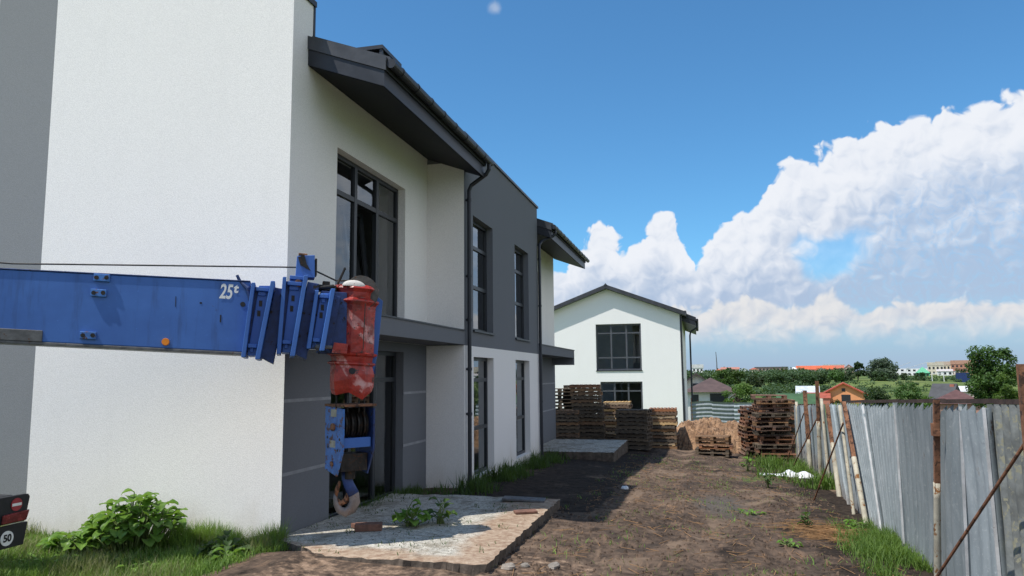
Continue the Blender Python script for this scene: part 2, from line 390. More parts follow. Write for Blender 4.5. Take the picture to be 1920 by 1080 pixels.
def window(parent, xf, u0, u1, w0, w1, vs=(), ts=(), dep=.15, sill=True, name='window', fr=.07, openlight=False, local=False, glass='glass', fmat='frame'):
    """frame mesh + pane child; vs, ts are mullion and transom positions from the lower corner in metres"""
    W, H = u1-u0, w1-w0; e = .015
    f = MB(lambda a, b, c: xf(u0+a, b, w0+c)); d0, d1 = -dep-.07, -dep
    f.box(-e, fr, d0, d1, -e, H+e); f.box(W-fr, W+e, d0, d1, -e, H+e)
    f.box(fr, W-fr, d0, d1, -e, fr); f.box(fr, W-fr, d0, d1, H-fr, H+e)
    for v in vs: f.box(v-.05, v+.05, d0-.004, d1+.004, fr, H-fr)
    edges = [fr]+[x for v in vs for x in (v-.05, v+.05)]+[W-fr]
    for q in ts:
        tz, spans = q if isinstance(q, tuple) else (q, None)
        for k in range(0, len(edges), 2):
            if spans is None or k//2 in spans: f.box(edges[k], edges[k+1], d0, d1, tz-.04, tz+.04)
    o = f.build(name, MT[fmat], parent, local)
    g = MB(lambda a, b, c: xf(u0+a, b, w0+c)); dm = -dep-.035
    if openlight:
        for k in range(0, len(edges), 2):
            z0 = ts[0] if k == 2 else fr*.5
            g.face([(edges[k]-.02, dm, z0), (edges[k+1]+.02, dm, z0), (edges[k+1]+.02, dm, H-fr*.5), (edges[k]-.02, dm, H-fr*.5)])
    else: g.face([(fr*.5, dm, fr*.5), (W-fr*.5, dm, fr*.5), (W-fr*.5, dm, H-fr*.5), (fr*.5, dm, H-fr*.5)])
    g.build('pane', MT[glass], o, local)
    if sill:
        s = MB(lambda a, b, c: xf(u0+a, b, w0+c)); s.box(-.03, W+.03, -dep, .045, -.035, .004)
        s.build('sill', MT['anth'], o, local)
    return o

def interp(tab, x):
    if x <= tab[0][0]: return tab[0][1]
    for (a, p), (b, q) in zip(tab, tab[1:]):
        if x <= b:
            t = (x-a)/(b-a); return p+(q-p)*t
    return tab[-1][1]
LP = [(12, 0), (16, -.05), (20, -.2), (24, -.42), (30, -.55), (46, -.85), (60, -1.8), (80, -3), (120, -3.1), (150, -1.6), (200, -.4), (260, .7), (360, 2.0), (450, 2.5), (700, 3), (3000, 5)]
RP = [(4, -.02), (10, -.2), (14.3, -.34), (20.8, -.62), (27.4, -.92), (46, -1.5), (60, -2.2), (80, -3), (120, -3.1), (150, -1.6), (200, -.4), (260, .7), (360, 2.0), (450, 2.5), (700, 3), (3000, 5)]
def gz0(x, y):
    t = min(1, max(0, (x+4.6)/7.2)); return interp(LP, y)*(1-t)+interp(RP, y)*t
def gz(x, y):
    z = gz0(x, y); d = hypot(x, y)
    if y < 9 and x < -1.8: z += .085*min(1, max(0, (8.55-y)/.35))*min(1, max(0, (-2.2-x)/.6))*min(1, max(0, (x+6.0)/1.0))
    if y < 9.25 and -5.4 < x < -4.2: z += .07*min(1, (-4.2-x)/.4)*min(1, max(0, (9.25-y)/.25))*min(1, (x+5.4)/.15)
    if 8 < y < 13 and -2.42 < x < -1.2: z += .075*min(1, (-1.2-x)/.7)
    if y < 33 and -2 < x < 2.3:
        for xc in (-.75+.25*noise.noise((y*.15, 2, 0)), .95+.25*noise.noise((y*.15, 2, 0))):
            q = max(0, 1-((x-xc)/.32)**2)
            if q > 0: z -= .030*q-.006*q*sin(y*40+abs(x-xc)*9)*max(0, .2+noise.noise((x*1.2, y*.5, 6)))
            z += .022*math.exp(-((abs(x-xc)-.42)/.1)**2)
    if x > 45 and y > 150: z -= 2.7*min(1, (x-45)/40)*min(1, (y-150)/120)
    if d < 60:
        z += .045*noise.noise((x*.8, y*.6, 1.3)) + .02*noise.noise((x*3.1, y*3.1, 4.2))
        if y < 34: z += .009*noise.noise((x*8, y*8, 7.7))
    else:
        z += min(1, (d-60)/60)*.7*noise.noise((x*.018, y*.018, .5))
    return z

# ------------------------------------------------------------------ ground sheet
def axis(dense0, dense1, st, far0, far1, grow=1.22):
    xs = [dense0+i*st for i in range(int(round((dense1-dense0)/st))+1)]
    s = st; x = xs[-1]
    while x < far1: s *= grow; x += s; xs.append(x)
    s = st; x = xs[0]; pre = []
    while x > far0: s *= grow; x -= s; pre.append(x)
    return pre[::-1]+xs

def make_ground():
    xs = axis(-10, 4.4, .11, -2500, 2500); ys = axis(5.5, 33, .11, -1500, 4000)
    nx, ny = len(xs), len(ys)
    v = []; cov = []
    for y in ys:
        for x in xs:
            v.append((x, y, gz(x, y)))
            n = noise.noise((x*.5, y*.5, 3.3))
            veg = 0.; dark = .30; sand = 0.
            if x > 3.4 or y > 36 or x < -11: veg = 1.
            if 30 < y <= 36 and -3 < x < 3.4: veg = (y-32)/4
            if x < -5.2 and y < 9.4: veg = .8
            elif -5.2 <= x < -4.4 and y < 8.6: veg = .16+n*.35
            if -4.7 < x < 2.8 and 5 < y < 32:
                dark = .22 + .5*max(0, (x-1.4)/1.0) + (.45 if x < -1.8 and y > 12.5 else 0)  # soil beside the house painted darker to deepen the house shadow
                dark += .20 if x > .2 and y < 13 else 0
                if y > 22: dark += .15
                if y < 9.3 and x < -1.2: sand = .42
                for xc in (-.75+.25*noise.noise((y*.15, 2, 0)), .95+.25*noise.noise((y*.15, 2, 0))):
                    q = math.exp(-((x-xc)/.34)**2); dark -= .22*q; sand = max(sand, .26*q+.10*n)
                edge = max(0, 1-abs(x-2.45)/.5)
                veg = max(veg, .33*edge+.16*n)
                if x > .9 and y > 20: veg = max(veg, .28+.3*n)
                if 18 < y < 26 and -1.6 < x < 0: veg = max(veg, .18+.25*n)
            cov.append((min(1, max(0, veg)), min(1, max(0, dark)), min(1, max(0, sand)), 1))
    f = [(j*nx+i, j*nx+i+1, (j+1)*nx+i+1, (j+1)*nx+i) for j in range(ny-1) for i in range(nx-1)]
    me = bpy.data.meshes.new('ground'); me.from_pydata(v, [], f); me.update()
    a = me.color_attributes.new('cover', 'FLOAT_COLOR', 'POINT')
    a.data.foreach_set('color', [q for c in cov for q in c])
    me.polygons.foreach_set('use_smooth', [True]*len(me.polygons))
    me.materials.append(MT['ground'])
    o = bpy.data.objects.new('ground', me); COL.objects.link(o)
    tag(o, kind='structure')
make_ground()

# ------------------------------------------------------------------ near house
XW, XB = -5.41, -4.60
Y0, YA, YC, YE = 9.05, 14.45, 21.70, 28.50
side = lambda X: (lambda a, b, c: (X+b, a, c))            # facing +X, u = Y
front = lambda Y: (lambda a, b, c: (a, Y-b, c))           # facing -Y, u = X
house = thing('modern_house', 'near white and grey two storey house behind the blue crane boom', 'house', (-9.5, 18, 0))
def wallpart(mat, xf, *a, name='wall', **k):
    b = MB(xf); b.wall(*a, **k); return b.build(name, MT[mat], house)
# blank end wall towards the crane, its raked parapet rising to the ridge
def ztop(x): return 7.72+.372*(-5.41-x) if x > -9.9 else 7.72+.372*(4.49-(-9.9-x))
def end_strip(x0, x1, mat, label=None):
    b = MB(); xs = [x0]+([-9.9] if x0 < -9.9 < x1 else [])+[x1]
    for p, q in zip(xs, xs[1:]):
        for y, fl in ((Y0, 0), (Y0+.55, 1)):
            r = [(p, y, -.6), (q, y, -.6), (q, y, ztop(q)), (p, y, ztop(p))]
            b.face(r[::-1] if fl else r)
    if x1 == XW:
        b.face([(XW, Y0, 6.741), (XW, Y0+.55, 6.741), (XW, Y0+.55, ztop(XW)), (XW, Y0, ztop(XW))])
    return tag(b.build('wall', MT[mat], house), label)
end_strip(-9.53, XW, 'white', 'large blank white end wall lit by the sun')
end_strip(-10.67, -9.53, 'band', 'vertical mid grey band on the end wall')
end_strip(-15, -10.67, 'white')
b = MB()
for p, q in ((-9.9, XW+.03), (-15, -9.9)):
    b.prism([(p, ztop(p)+.004), (q, ztop(q)+.004), (q, ztop(q)+.09), (p, ztop(p)+.09)], Y0-.035, Y0+.60)
b.build('parapet_cap', MT['anth'], house)
b = MB(); b.box(XW-.3, XW+.012, Y0+.555, Y0+.60, 6.8, 7.8); b.build('flashing', MT['anth'], house)
# wing walls
DZ, WZ = (.02, 2.65), (3.15, 5.80)
for y0, y1, d0, d1, w0, w1 in ((Y0, YA, 10.37, 13.23, 10.44, 13.26), (YC, YE, 22.95, 25.8, 22.95, 25.75)):
    wallpart('grey', side(XW), y0, y1, -.7, 2.82, [(d0, d1, DZ[0], DZ[1])])
    wallpart('white', side(XW), y0, y1, 2.82, 6.74, [(w0, w1, WZ[0], WZ[1])])
    W = w1-w0
    win = window(house, side(XW), w0, w1, WZ[0], WZ[1], (.98, 1.86), (2.02,), openlight=(y0 == Y0))
    dr = window(house, side(XW), d0, d1, DZ[0], DZ[1], (.95, 1.9), (2.12,), sill=False, name='patio_door')
    if y0 == Y0:   # tilted open middle light
        s = MB(lambda a, bb, c: (XW-.20-bb-.22*c/1.9, w0+1.03+a, WZ[0]+.07+c))
        for q in ((0, .07, 0, 1.9), (.71, .78, 0, 1.9), (.07, .71, 0, .07), (.07, .71, 1.83, 1.9)): s.box(q[0], q[1], 0, .06, q[2], q[3])
        sash = s.build('sash', MT['frame'], win)
        g = MB(lambda a, bb, c: (XW-.23-bb-.22*c/1.9, w0+1.03+a, WZ[0]+.07+c)); g.face([(.05, 0, .05), (.73, 0, .05), (.73, 0, 1.85), (.05, 0, 1.85)]); g.build('pane', MT['glass'], win)
    # pale trim lines on the grey wall
    for z in (.89, 1.86):
        for q0, q1 in ((y0+.01, d0), (d1, y1 if y0 == Y0 else y1-.01)):
            b = MB(side(XW)); b.box(q0, q1, -.02, .004, z, z+.045); b.build('trim_line', MT['stripe'], house)
    # canopy over the door, with a deeper end beam
    b = MB(); c0, c1 = (y0+.08, y1) if y0 == Y0 else (y0+.004, 28.2)
    e0, e1 = (c0, c0+.16) if y0 == Y0 else (c1-.16, c1)
    m0, m1 = (e1, c1) if y0 == Y0 else (c0, e0)
    b.box(XW+.003, XB, m0, m1, 2.822, 3.10); b.box(XW+.003, XB, e0, e1, 2.56, 3.10)
    b.build('canopy', MT['grey'], house)
    b = MB(); b.box(XW+.004, XB+.02, c0-.02 if y0 == Y0 else c0+.002, c1-.002 if y0 == Y0 else c1+.02, 3.10, 3.125); b.build('canopy_cap', MT['anth'], house)
wallpart('white', lambda a, bb, c: (a, YE-.002+bb, c), -15, XW-.002, -.8, 6.9, name='wall')
# projecting block
up = [(15.08, 16.66, 3.15, 5.62), (18.82, 20.44, 3.15, 5.62)]
lo = [(15.10, 16.68, .08, 2.59), (18.81, 20.44, .08, 2.59)]
wallpart('white', side(XB), YA, YC, -.7, 2.81, lo)
wallpart('grey', side(XB), YA, YC, 2.81, 7.20, up)
for u in up: window(house, side(XB), *u, (.40,), (1.86, .98))
for u in lo: window(house, side(XB), *u, (.42,), (.98, 2.02), sill=False)
for y, s in ((YA, 1), (YC, -1)):
    xf = front(y) if s == 1 else (lambda a, bb, c: (a, YC+bb, c))
    wallpart('white', xf, XW, XB-.001, -.7, 2.81, th=.3, ends=False)
    wallpart('white', xf, XW, XB-.001, 3.126 if s == 1 else 3.126, 6.62, th=.3, ends=False)
    wallpart('grey', xf, -9.5, XB-.001, 6.62, 7.20, th=.3, ends=False)
b = MB(); b.box(-9.5, XB+.04, YA-.04, YC+.04, 7.20, 7.26); b.build('parapet_cap', MT['anth'], house)
# roofs
def rz(x): return 7.187-.372*(x-XW)
def wing_roof(y0, y1, yin0, yin1, cap):
    t = MB(); xe = -4.17
    def slab(b, xa, xb, ya, yb, off0, off1):
        b.prism([(xa, rz(xa)+off0), (xb, rz(xb)+off0), (xb, rz(xb)+off1), (xa, rz(xa)+off1)], ya, yb)
    slab(t, -9.9, XW, yin0, yin1, -.20, 0)
    slab(t, XW, xe, y0, y1, -.20, 0)
    # tile waves, rounded ends over the gutter
    y = y0+.06
    while y < y1-.06:
        t.prism([(xe-1.2, rz(xe-1.2)-.01), (xe+.035, rz(xe+.035)-.03), (xe+.035, rz(xe+.035)+.03), (xe-1.2, rz(xe-1.2)+.035)], y, y+.11); y += .21
    r = t.build('roof', MT['tile'], house)
    t = MB(); slab(t, XW+.001, xe-.03, y0+.022, y1-.022, -.44, -.201); t.build('fascia', MT['anth'], r)
    t = MB(); slab(t, XW+.002, xe-.045, y0+.04, y1-.04, -.449, -.441); t.build('soffit', MT['soffit'], r)
    t = MB(); y = y0+.05; gx, gzz = -4.10, rz(xe)-.10
    t.rod((gx, y0+.03, gzz), (gx, y1+.12, gzz), .068, 14)
    y = y0+.35
    while y < y1: t.rod((gx, y, gzz), (gx, y+.035, gzz), .077, 14); y += .62
    t.build('gutter', MT['anth'], house, smooth=False)
wing_roof(9.45, 14.62, 9.6, 14.14, True)
wing_roof(21.75, 28.78, 22.01, 28.78, False)
b = MB(); b.prism([(-14.4, rz(-5.4)), (-9.9, rz(-9.9)), (-9.9, rz(-9.9)-.2), (-14.4, rz(-5.4)-.2)], 9.6, 28.78); b.build('roof', MT['tile'], house)
b = MB(); b.box(-9.5, XB-.32, YA-.02, YC+.02, 7.0, 7.10); b.build('flat_roof', MT['tile'], house)
# chimney box on the roof
b = MB(); b.box(-6.05, -5.42, 12.12, 12.85, 6.9, 8.10); ch = b.build('chimney', MT['anth'], house)
b = MB(); b.box(-6.12, -5.37, 12.02, 12.92, 8.12, 8.19); b.box(-6.10, -6.04, 12.04, 12.10, 7.75, 8.12); b.box(-5.44, -5.39, 12.04, 12.10, 7.3, 8.12); b.build('cowl', MT['anth'], ch)
# downpipes
b = MB(); x = XB+.075
b.tube([(-4.10, 14.60, 6.60), (-4.10, 14.60, 6.46), (-4.16, 14.60, 6.36), (-4.48, 14.58, 6.14), (x, 14.57, 6.03), (x, 14.57, 5.9), (x, 14.57, .05)], .043, 12)
for z in (5.8, 4.2, 3.3, 2.3, 1.4): b.tube([(x, 14.57, z), (x, 14.57, z+.06)], .053, 12); b.box(XB+.001, x, 14.555, 14.585, z+.01, z+.05)
b.build('downpipe', MT['anth'], house, smooth=False)
b = MB(); x = XB+.075
b.tube([(-4.10, 22.0, 6.60), (-4.10, 22.0, 6.46), (-4.16, 21.98, 6.38), (-4.48, 21.80, 6.2), (x, 21.64, 6.08), (x, 21.62, 5.9), (x, 21.62, -.25)], .043, 12)
for z in (5.6, 4.2, 2.6, 1.4): b.tube([(x, 21.62, z), (x, 21.62, z+.06)], .053, 12)
b.build('downpipe', MT['anth'], house)
# rooms behind the glass
b = MB()
b.box(-9.6, XW-.36, 9.62, 28.1, 2.86, 3.06); b.box(-9.6, XW-.36, 9.62, 28.1, 5.95, 6.1); b.box(-9.6, XW-.36, 9.62, 28.1, -.1, .0)
b.box(XW-.36, XB-.36, YA+.32, YC-.32, 2.86, 3.06); b.box(XW-.36, XB-.36, YA+.32, YC-.32, 5.95, 6.1); b.box(XW-.36, XB-.36, YA+.32, YC-.32, -.1, 0)
b.box(-9.7, -9.6, 9.62, 28.1, -.1, 6.1)
for y in (14.2, 17.7, 21.75): b.box(-9.6, XW-.36 if y != 17.7 else XB-.36, y, y+.12, 0, 5.95)
b.build('interior', MT['room'], house)

# ------------------------------------------------------------------ far house (gable towards us)
FY = 46.0
fx0, fx1, fr_, fb, fe = -10.0, -.95, -5.42, -1.1, 5.72
far = thing('gable_house', 'white gabled house with square dark window at the far end of the yard', 'house', (-5.4, 52, fb))
fw = [(-6.14, -3.38, 2.42, 5.26), (-5.92, -3.38, -.8, 1.74)]
def fpart(b, name, mat, par=None, **k): return b.build(name, MT[mat], par or far, **k)
fslope = (7.42-fe)/(fx1-fr_)
b = MB(front(FY)); b.wall(fx0, fx1, fb-.6, fe, fw, th=.35, ends=False)
b.face([(fx0, 0, fe), (fx1, 0, fe), (fr_, 0, 7.42)]); fpart(b, 'wall', 'white2')
window(far, front(FY), *fw[0], (.93, 1.86), (.78, 2.28), dep=.12, fr=.10, fmat='frame2')
window(far, front(FY), *fw[1], (.85, 1.69), (1.98, .75), dep=.12, sill=False, fr=.10, fmat='frame2')
b = MB(side(fx1)); b.wall(FY+.002, 58, fb-.6, fe, [], .35, ends=False); fpart(b, 'wall', 'white2')
b = MB(side(fx1)); b.box(FY+.5, FY+2.4, -.1, .004, fb-.6, 1.9); fpart(b, 'wall_panel', 'grey')
b = MB(lambda a, bb, c: (fx0-bb, a, c)); b.wall(FY+.002, 58, fb-.6, fe, [], .35, ends=False); fpart(b, 'wall', 'white2')
b = MB(lambda a, bb, c: (a, 58+bb, c)); b.wall(fx0, fx1, fb-.6, fe, [], .35, ends=False); fpart(b, 'wall', 'white2')
def fz(x): return 7.42-fslope*abs(x-fr_)
b = MB()
for s, xe, ya in ((1, fx1+.28, FY-.42), (-1, fx0-.6, FY-.42)):
    b.prism([(fr_, fz(fr_)+.02), (xe, fz(xe)+.02), (xe, fz(xe)+.26), (fr_, fz(fr_)+.26)], ya, 58.4)
b.prism([(fr_-.12, fz(fr_)+.20), (fr_+.12, fz(fr_)+.20), (fr_, fz(fr_)+.34)], FY-.44, 58.42)
k = FY-.3
while k < 58: b.box(fx1+.1, fx1+.30, k, k+.16, fz(fx1+.2)+.2, fz(fx1+.2)+.29); k += .3
ro = fpart(b, 'roof', 'tile')
b = MB(); xe = fx1+.85
b.prism([(fx1+.281, fz(fx1+.28)-.02), (xe, fz(xe)-.02), (xe, fz(xe)+.22), (fx1+.281, fz(fx1+.28)+.24)], FY+1.0, 58.4)
b.prism([(fx1+.002, 5.42), (xe-.04, 5.10), (xe-.04, fz(xe)-.03), (fx1+.002, fz(fx1)-.0)], FY+1.02, 58.3)
fpart(b, 'eave', 'anth', ro)
b = MB(); b.rod((xe+.06, FY+.95, fz(xe)+.05), (xe+.06, 58.4, fz(xe)+.05), .08, 10); fpart(b, 'gutter', 'anth')
b = MB(); b.tube([(xe+.05, FY+1.2, fz(xe)), (xe+.03, FY+1.2, 5.0), (fx1+.5, FY+1.2, 4.75), (fx1+.45, FY+1.2, 4.5), (fx1+.45, FY+1.2, fb-.3)], .055, 10); fpart(b, 'downpipe', 'anth')
b = MB(); b.box(fx1-.10, fx1+.012, FY-.012, FY+.10, fb-.6, fe); fpart(b, 'corner_trim', 'anth')
b = MB(); b.box(fx0+.36, fx1-.36, FY+.36, 57.6, 2.0, 2.2); b.box(fx0+.36, fx1-.36, FY+4, FY+4.1, fb, 5.6); b.box(fx0+.36, fx1-.36, FY+.36, 57.6, 5.55, 5.65); b.box(fx0+.36, fx1-.36, FY+.36, 57.6, fb, -.85)
fpart(b, 'interior', 'room')

# ------------------------------------------------------------------ slabs
def slab(name, label, x0, x1, y0, y1, zt, zb, mat, seed, rough=.05):
    rr = random.Random(seed); per = []
    def run(p, q, n):
        for i in range(n):
            t = i/n; per.append((p[0]+(q[0]-p[0])*t+rr.uniform(-rough, rough)*(0 if i == 0 else 1), p[1]+(q[1]-p[1])*t+rr.uniform(-rough, rough)*(0 if i == 0 else 1)))
    run((x0, y0), (x1, y0), 40); run((x1, y0), (x1, y1), 44); run((x1, y1), (x0, y1), 16); run((x0, y1), (x0, y0), 4)
    if y0 < 9: per = [(x, y) if not (x < x0+1.05 and y < 9.0) else (x, max(y, y0+.75*(x0+1.05-x)/1.05+rr.uniform(-.03, .03))) for x, y in per]
    b = MB(); n = len(per)
    it = [b.p(x, y, zt+rr.uniform(-.012, .008)) for x, y in per]
    ib = [b.p(x+rr.uniform(-.05, .01), y+rr.uniform(-.02, .04), zb) for x, y in per]
    cx, cy = (x0+x1)/2, (y0+y1)/2
    inn = [b.p(cx+(x-cx)*.93, cy+(y-cy)*.95, zt+.006) for x, y in per]; c = b.p(cx, cy, zt+.01)
    for k in range(n):
        j = (k+1) % n
        b.f += [[ib[k], ib[j], it[j], it[k]], [it[k], it[j], inn[j], inn[k]], [inn[k], inn[j], c]]
    o = b.build(name, MT[mat]); o.data.materials.append(MT['slabside'])
    for k in range(n): o.data.polygons[3*k].material_index = 1
    return tag(o, label, 'slab')
slab('concrete_slab', 'cracked dusty concrete terrace slab in front of the near patio door', XW+.01, -2.36, 8.22, 12.72, .125, -.2, 'slab', 3, .022)
slab('concrete_slab', 'shaded concrete terrace slab beneath the far canopy, before the pallet stacks', XW+.01, -2.66, 23.55, 28.0, -.2, -.9, 'slab2', 4, .015)

# ------------------------------------------------------------------ pallets
def pallet_meshes(kind, mat, seed):
    """front 'long': three bearers and long boards face us; 'ends': the board ends face us"""
    rr = random.Random(seed); L, D = (1.2, .8); out = []
    bt = .022
    def brd(b, x0, x1, y0, y1, z0, z1):
        j = lambda: rr.uniform(-.006, .006)
        b.box(x0+j(), x1+j(), y0, y1, z0, z1+j()*.4)
    top, bot = MB(), MB(); bear = [MB(), MB(), MB()]
    if kind == 'long':
        for k in range(5):
            y = -D/2+k*(D-.12)/4
            brd(top, -L/2, L/2, y, y+.12, .122, .144)
        for x in (-L/2, -.06, L/2-.12): top.box(x, x+.12, -D/2, D/2, .100, .1215)
        for x, m in zip((-L/2, -.06, L/2-.12), bear):
            for y in (-D/2, -.06, D/2-.12): m.box(x+.004, x+.116, y+.004, y+.116, .0225, .0995)
            m.box(x+.03, x+.09, -D/2+.1, D/2-.1, .085, .0990)
        for y in (-D/2, -.06, D/2-.12): brd(bot, -L/2, L/2, y, y+.12, 0, .022)
    elif kind == 'side':
        for k in range(7):
            x = -L/2+k*(L-.12)/6
            brd(top, x, x+.12, -D/2, D/2, .122, .144)
        for y, m in zip((-D/2+.02, -.04, D/2-.10), bear): m.box(-L/2, L/2, y, y+.08, .0225, .1215)
        for x in (-L/2, -.3, .18, L/2-.12): brd(bot, x, x+.12, -D/2, D/2, 0, .022)
    else:
        W = 1.08
        for k in range(8):
            x = -W/2+k*(W-.085)/7
            brd(top, x, x+.085, -.6, .6, .108, .130)
        for y, m in zip((-.6, -.045, .51), bear): m.box(-W/2, W/2, y, y+.09, .023, .107)
        for x in (-W/2, -.05, W/2-.1): brd(bot, x, x+.1, -.6, .6, 0, .022)
    for nm, m in (('top_deck', top), ('bearer', bear[0]), ('bearer', bear[1]), ('bearer', bear[2]), ('bottom_deck', bot)):
        if m.f: out.append((nm, m))
    return out
ORD = ['top', 'second', 'third', 'fourth', 'fifth', 'sixth', 'seventh', 'eighth', 'ninth', 'tenth', 'eleventh', 'twelfth', 'thirteenth', 'fourteenth', 'fifteenth', 'sixteenth', 'seventeenth', 'eighteenth']
PROTO = {}
def make_pallet(kind, mat, var, label, loc, rot, group):
    key = (kind, mat, var)
    t = thing('pallet', label, 'pallet', loc, 0, group); t.rotation_euler = rot
    if key not in PROTO:
        kids = [m.build(nm, MT[mat], t, local=True) for nm, m in pallet_meshes(kind, mat, sum(map(ord, kind+mat)) % 97+var*7)]
        PROTO[key] = kids
    else:
        for kk in PROTO[key]:
            c = kk.copy(); COL.objects.link(c); c.parent = t
def stack(x, y, n, kind, mats, rz0, desc, group, lean=0., leany=0., seed=0, jit=.03, zbase=None, gap=0., adj='weathered'):
    rr = random.Random(seed); h = .133 if kind == 'ends' else .147; h += gap
    z = gz0(x, y)-.01 if zbase is None else zbase
    for k in range(n):
        f = k/max(1, n-1)
        mat = mats[k % len(mats)] if len(mats) < n else mats[k]
        nm = {'pw_dark': 'dark', 'pw_brown': 'brown', 'pw_light': 'fresh light', 'pw_red': 'reddish'}[mat]
        pos = ORD[n-1-k] if k < n-1 or n == 1 else 'topmost'
        lab = f'{nm} {adj} pallet, {pos} from the top of {desc}' if pos not in ('topmost', 'top') else f'{nm} {adj} pallet on the top of {desc}'
        if k == 0: lab = f'{nm} {adj} pallet at the very bottom of {desc}'
        make_pallet(kind, mat, rr.randrange(3), lab, (x+lean*f*f+rr.uniform(-jit, jit), y+leany*f+rr.uniform(-jit, jit), z+k*h), (rr.uniform(-.016, .016), rr.uniform(-.016, .016), rz0+rr.uniform(-1.1, 1.1)*jit), group)
DK, BR, LT, RD = 'pw_dark', 'pw_brown', 'pw_light', 'pw_red'
stack(-4.42, 30.6, 16, 'side', [DK]*5+[BR]+[DK]*5+[BR, DK, BR, BR, RD], .02, 'the tallest stack behind the rear slab', 'pallets of the tallest stack', lean=-.14, seed=1, jit=.05, zbase=-.56)
stack(-5.85, 31.8, 15, 'long', [DK], .25, 'the see-through stack showing at the house corner', 'pallets of the stack at the house corner', seed=2)
stack(-5.15, 32.3, 16, 'side', [DK], .05, 'the dark stack right behind the tallest one', 'pallets of the dark rear stack', seed=3)
stack(-5.32, 29.6, 9, 'side', [DK, DK, BR], .1, 'the low dark stack against the wing corner', 'pallets of the low stack by the wing corner', seed=4, zbase=-.52)
stack(-3.42, 31.9, 13, 'ends', [DK, BR, DK, LT, BR, LT, BR, LT, LT, BR, LT, BR, LT], .0, 'the stack topped with fresh planks', 'pallets of the fresh topped stack', seed=5, jit=.05)
stack(-2.52, 28.9, 10, 'side', [DK], -.12, 'the black stack at the rear slab end', 'pallets of the black stack', lean=.05, seed=6, jit=.07, zbase=-.60)
stack(-1.52, 31.4, 12, 'ends', [BR, LT, DK, BR, DK, BR, DK, LT, BR, LT, BR, RD], -.02, 'the brown stack beside the earth mound', 'pallets of the brown stack', seed=7, jit=.045)
stack(.42, 29.3, 5, 'long', [DK, DK, RD, BR, BR], -.1, 'the low pile before the earth mound', 'pallets of the low pile', seed=8, jit=.09)
stack(2.54, 29.0, 15, 'long', [DK, RD, RD, DK, RD, RD, DK, RD, BR, RD, DK, RD, RD, BR, RD], .10, 'the leaning stack by the fence', 'pallets of the leaning stack', lean=-.14, seed=9, jit=.11, gap=.012)
stack(2.72, 30.1, 15, 'side', [RD, DK], .08, 'the added stack right behind the leaning one', 'added pallets straight behind the leaning stack', lean=.08, seed=11, jit=.03)  # added to block light coming through the leaning stack's gaps
stack(1.88, 30.5, 13, 'long', [RD, BR, RD], 1.7, 'the stack tucked left behind the leaning one', 'pallets tucked behind the leaning stack', seed=10, jit=.06)

# ------------------------------------------------------------------ earth mound, bricks, bag, rubble
def mound():
    b = MB(); n = 70; m = 44; idx = []
    for j in range(m):
        for i in range(n):
            x = -2.1+5.2*i/(n-1); y = 31.0+4.6*j/(m-1)
            u = (x-.35)/(1.9 if x < .35 else 2.5); v = (y-33.2)/2.1
            h = max(0, 1-(u*u*.95+v*v))**.62; h = h-.22*max(0, h-.55)
            z = gz0(x, y)-.12+1.42*h*(1+.12*noise.noise((x*1.2, y*1.2, 2)))+(.24*noise.noise((x*2.6, y*2.6, 5))+.20*noise.noise((x*6, y*6, 9))+.10*noise.noise((x*14, y*14, 3)))*min(1, h*4)
            idx.append(b.p(x, y, z))
    for j in range(m-1):
        for i in range(n-1): b.f.append([idx[j*n+i], idx[j*n+i+1], idx[(j+1)*n+i+1], idx[(j+1)*n+i]])
    tag(b.build('earth_mound', MT['mound'], smooth=False), 'mound of sandy orange earth at the end of the yard', 'earth mound')
mound()

def lump(name, label, cat, mat, c, s, rot, seed, n=10, group=None, irregular=.25):
    rr = random.Random(seed); b = MB(); M = Euler(rot).to_matrix(); rings = []
    for i in range(n//2+1):
        th = pi*i/(n//2); ring = []
        for j in range(n):
            ph = 2*pi*j/n
            d = Vector((sin(th)*cos(ph), sin(th)*sin(ph), cos(th)))
            e = 1+irregular*noise.noise(d*1.7+Vector((seed*3.1, 0, 0)))+rr.uniform(-.05, .05)
            q = M @ Vector((d.x*s[0]*e, d.y*s[1]*e, d.z*s[2]*e)); ring.append(b.p(c[0]+q.x, c[1]+q.y, c[2]+q.z))
        rings.append(ring)
    for p, q in zip(rings, rings[1:]):
        for j in range(n): b.f.append([p[j], q[j], q[(j+1) % n], p[(j+1) % n]])
    return tag(b.build(name, MT[mat]), label, cat, group)

def brick(label, loc, rot, size=(.25, .12, .065), mat='brick', name='brick', cat='brick'):
    b = MB(); a, c, d = [q/2 for q in size]; b.box(-a, a, -c, c, 0, 2*d)
    o = b.build(name, MT[mat], bevel=.006); o.location = loc; o.rotation_euler = rot
    return tag(o, label, cat)
brick('brown clay brick lying flat on the slab beneath the crane hook', (-4.42, 9.62, .137), (0, 0, .35), (.36, .19, .09))
brick('second clay brick lying beneath the larger brick under the hook', (-4.60, 9.75, .14), (0, .05, .9), (.24, .12, .06))
brick('broken clay tile near the right edge of the near slab', (-2.62, 11.25, .14), (.05, 0, .5), (.34, .16, .035))
brick('thin flat slate piece at the far right corner of the near slab', (-2.9, 12.35, .14), (.0, .04, .1), (.7, .3, .035), 'greysteel', 'slate_piece', 'slate')
for k, (x, y, s, lb) in enumerate([(-2.2, 8.55, .085, 'pale rubble stone by the near slab corner, largest of three'), (-2.05, 8.75, .055, 'small pale stone lying just behind the largest rubble stone'), (-1.75, 8.95, .075, 'long pale stone farthest from the near slab corner'), (-1.62, 16.2, .09, 'white stone on the shadow edge in mid yard')]):
    lump('stone', lb, 'stone', 'stone' if k < 3 else 'paint_white', (x, y, gz(x, y)+s*.2), (s*1.6 if k == 2 else s*1.1, s*.9, s*.5), (0, 0, k*.7), k+1)

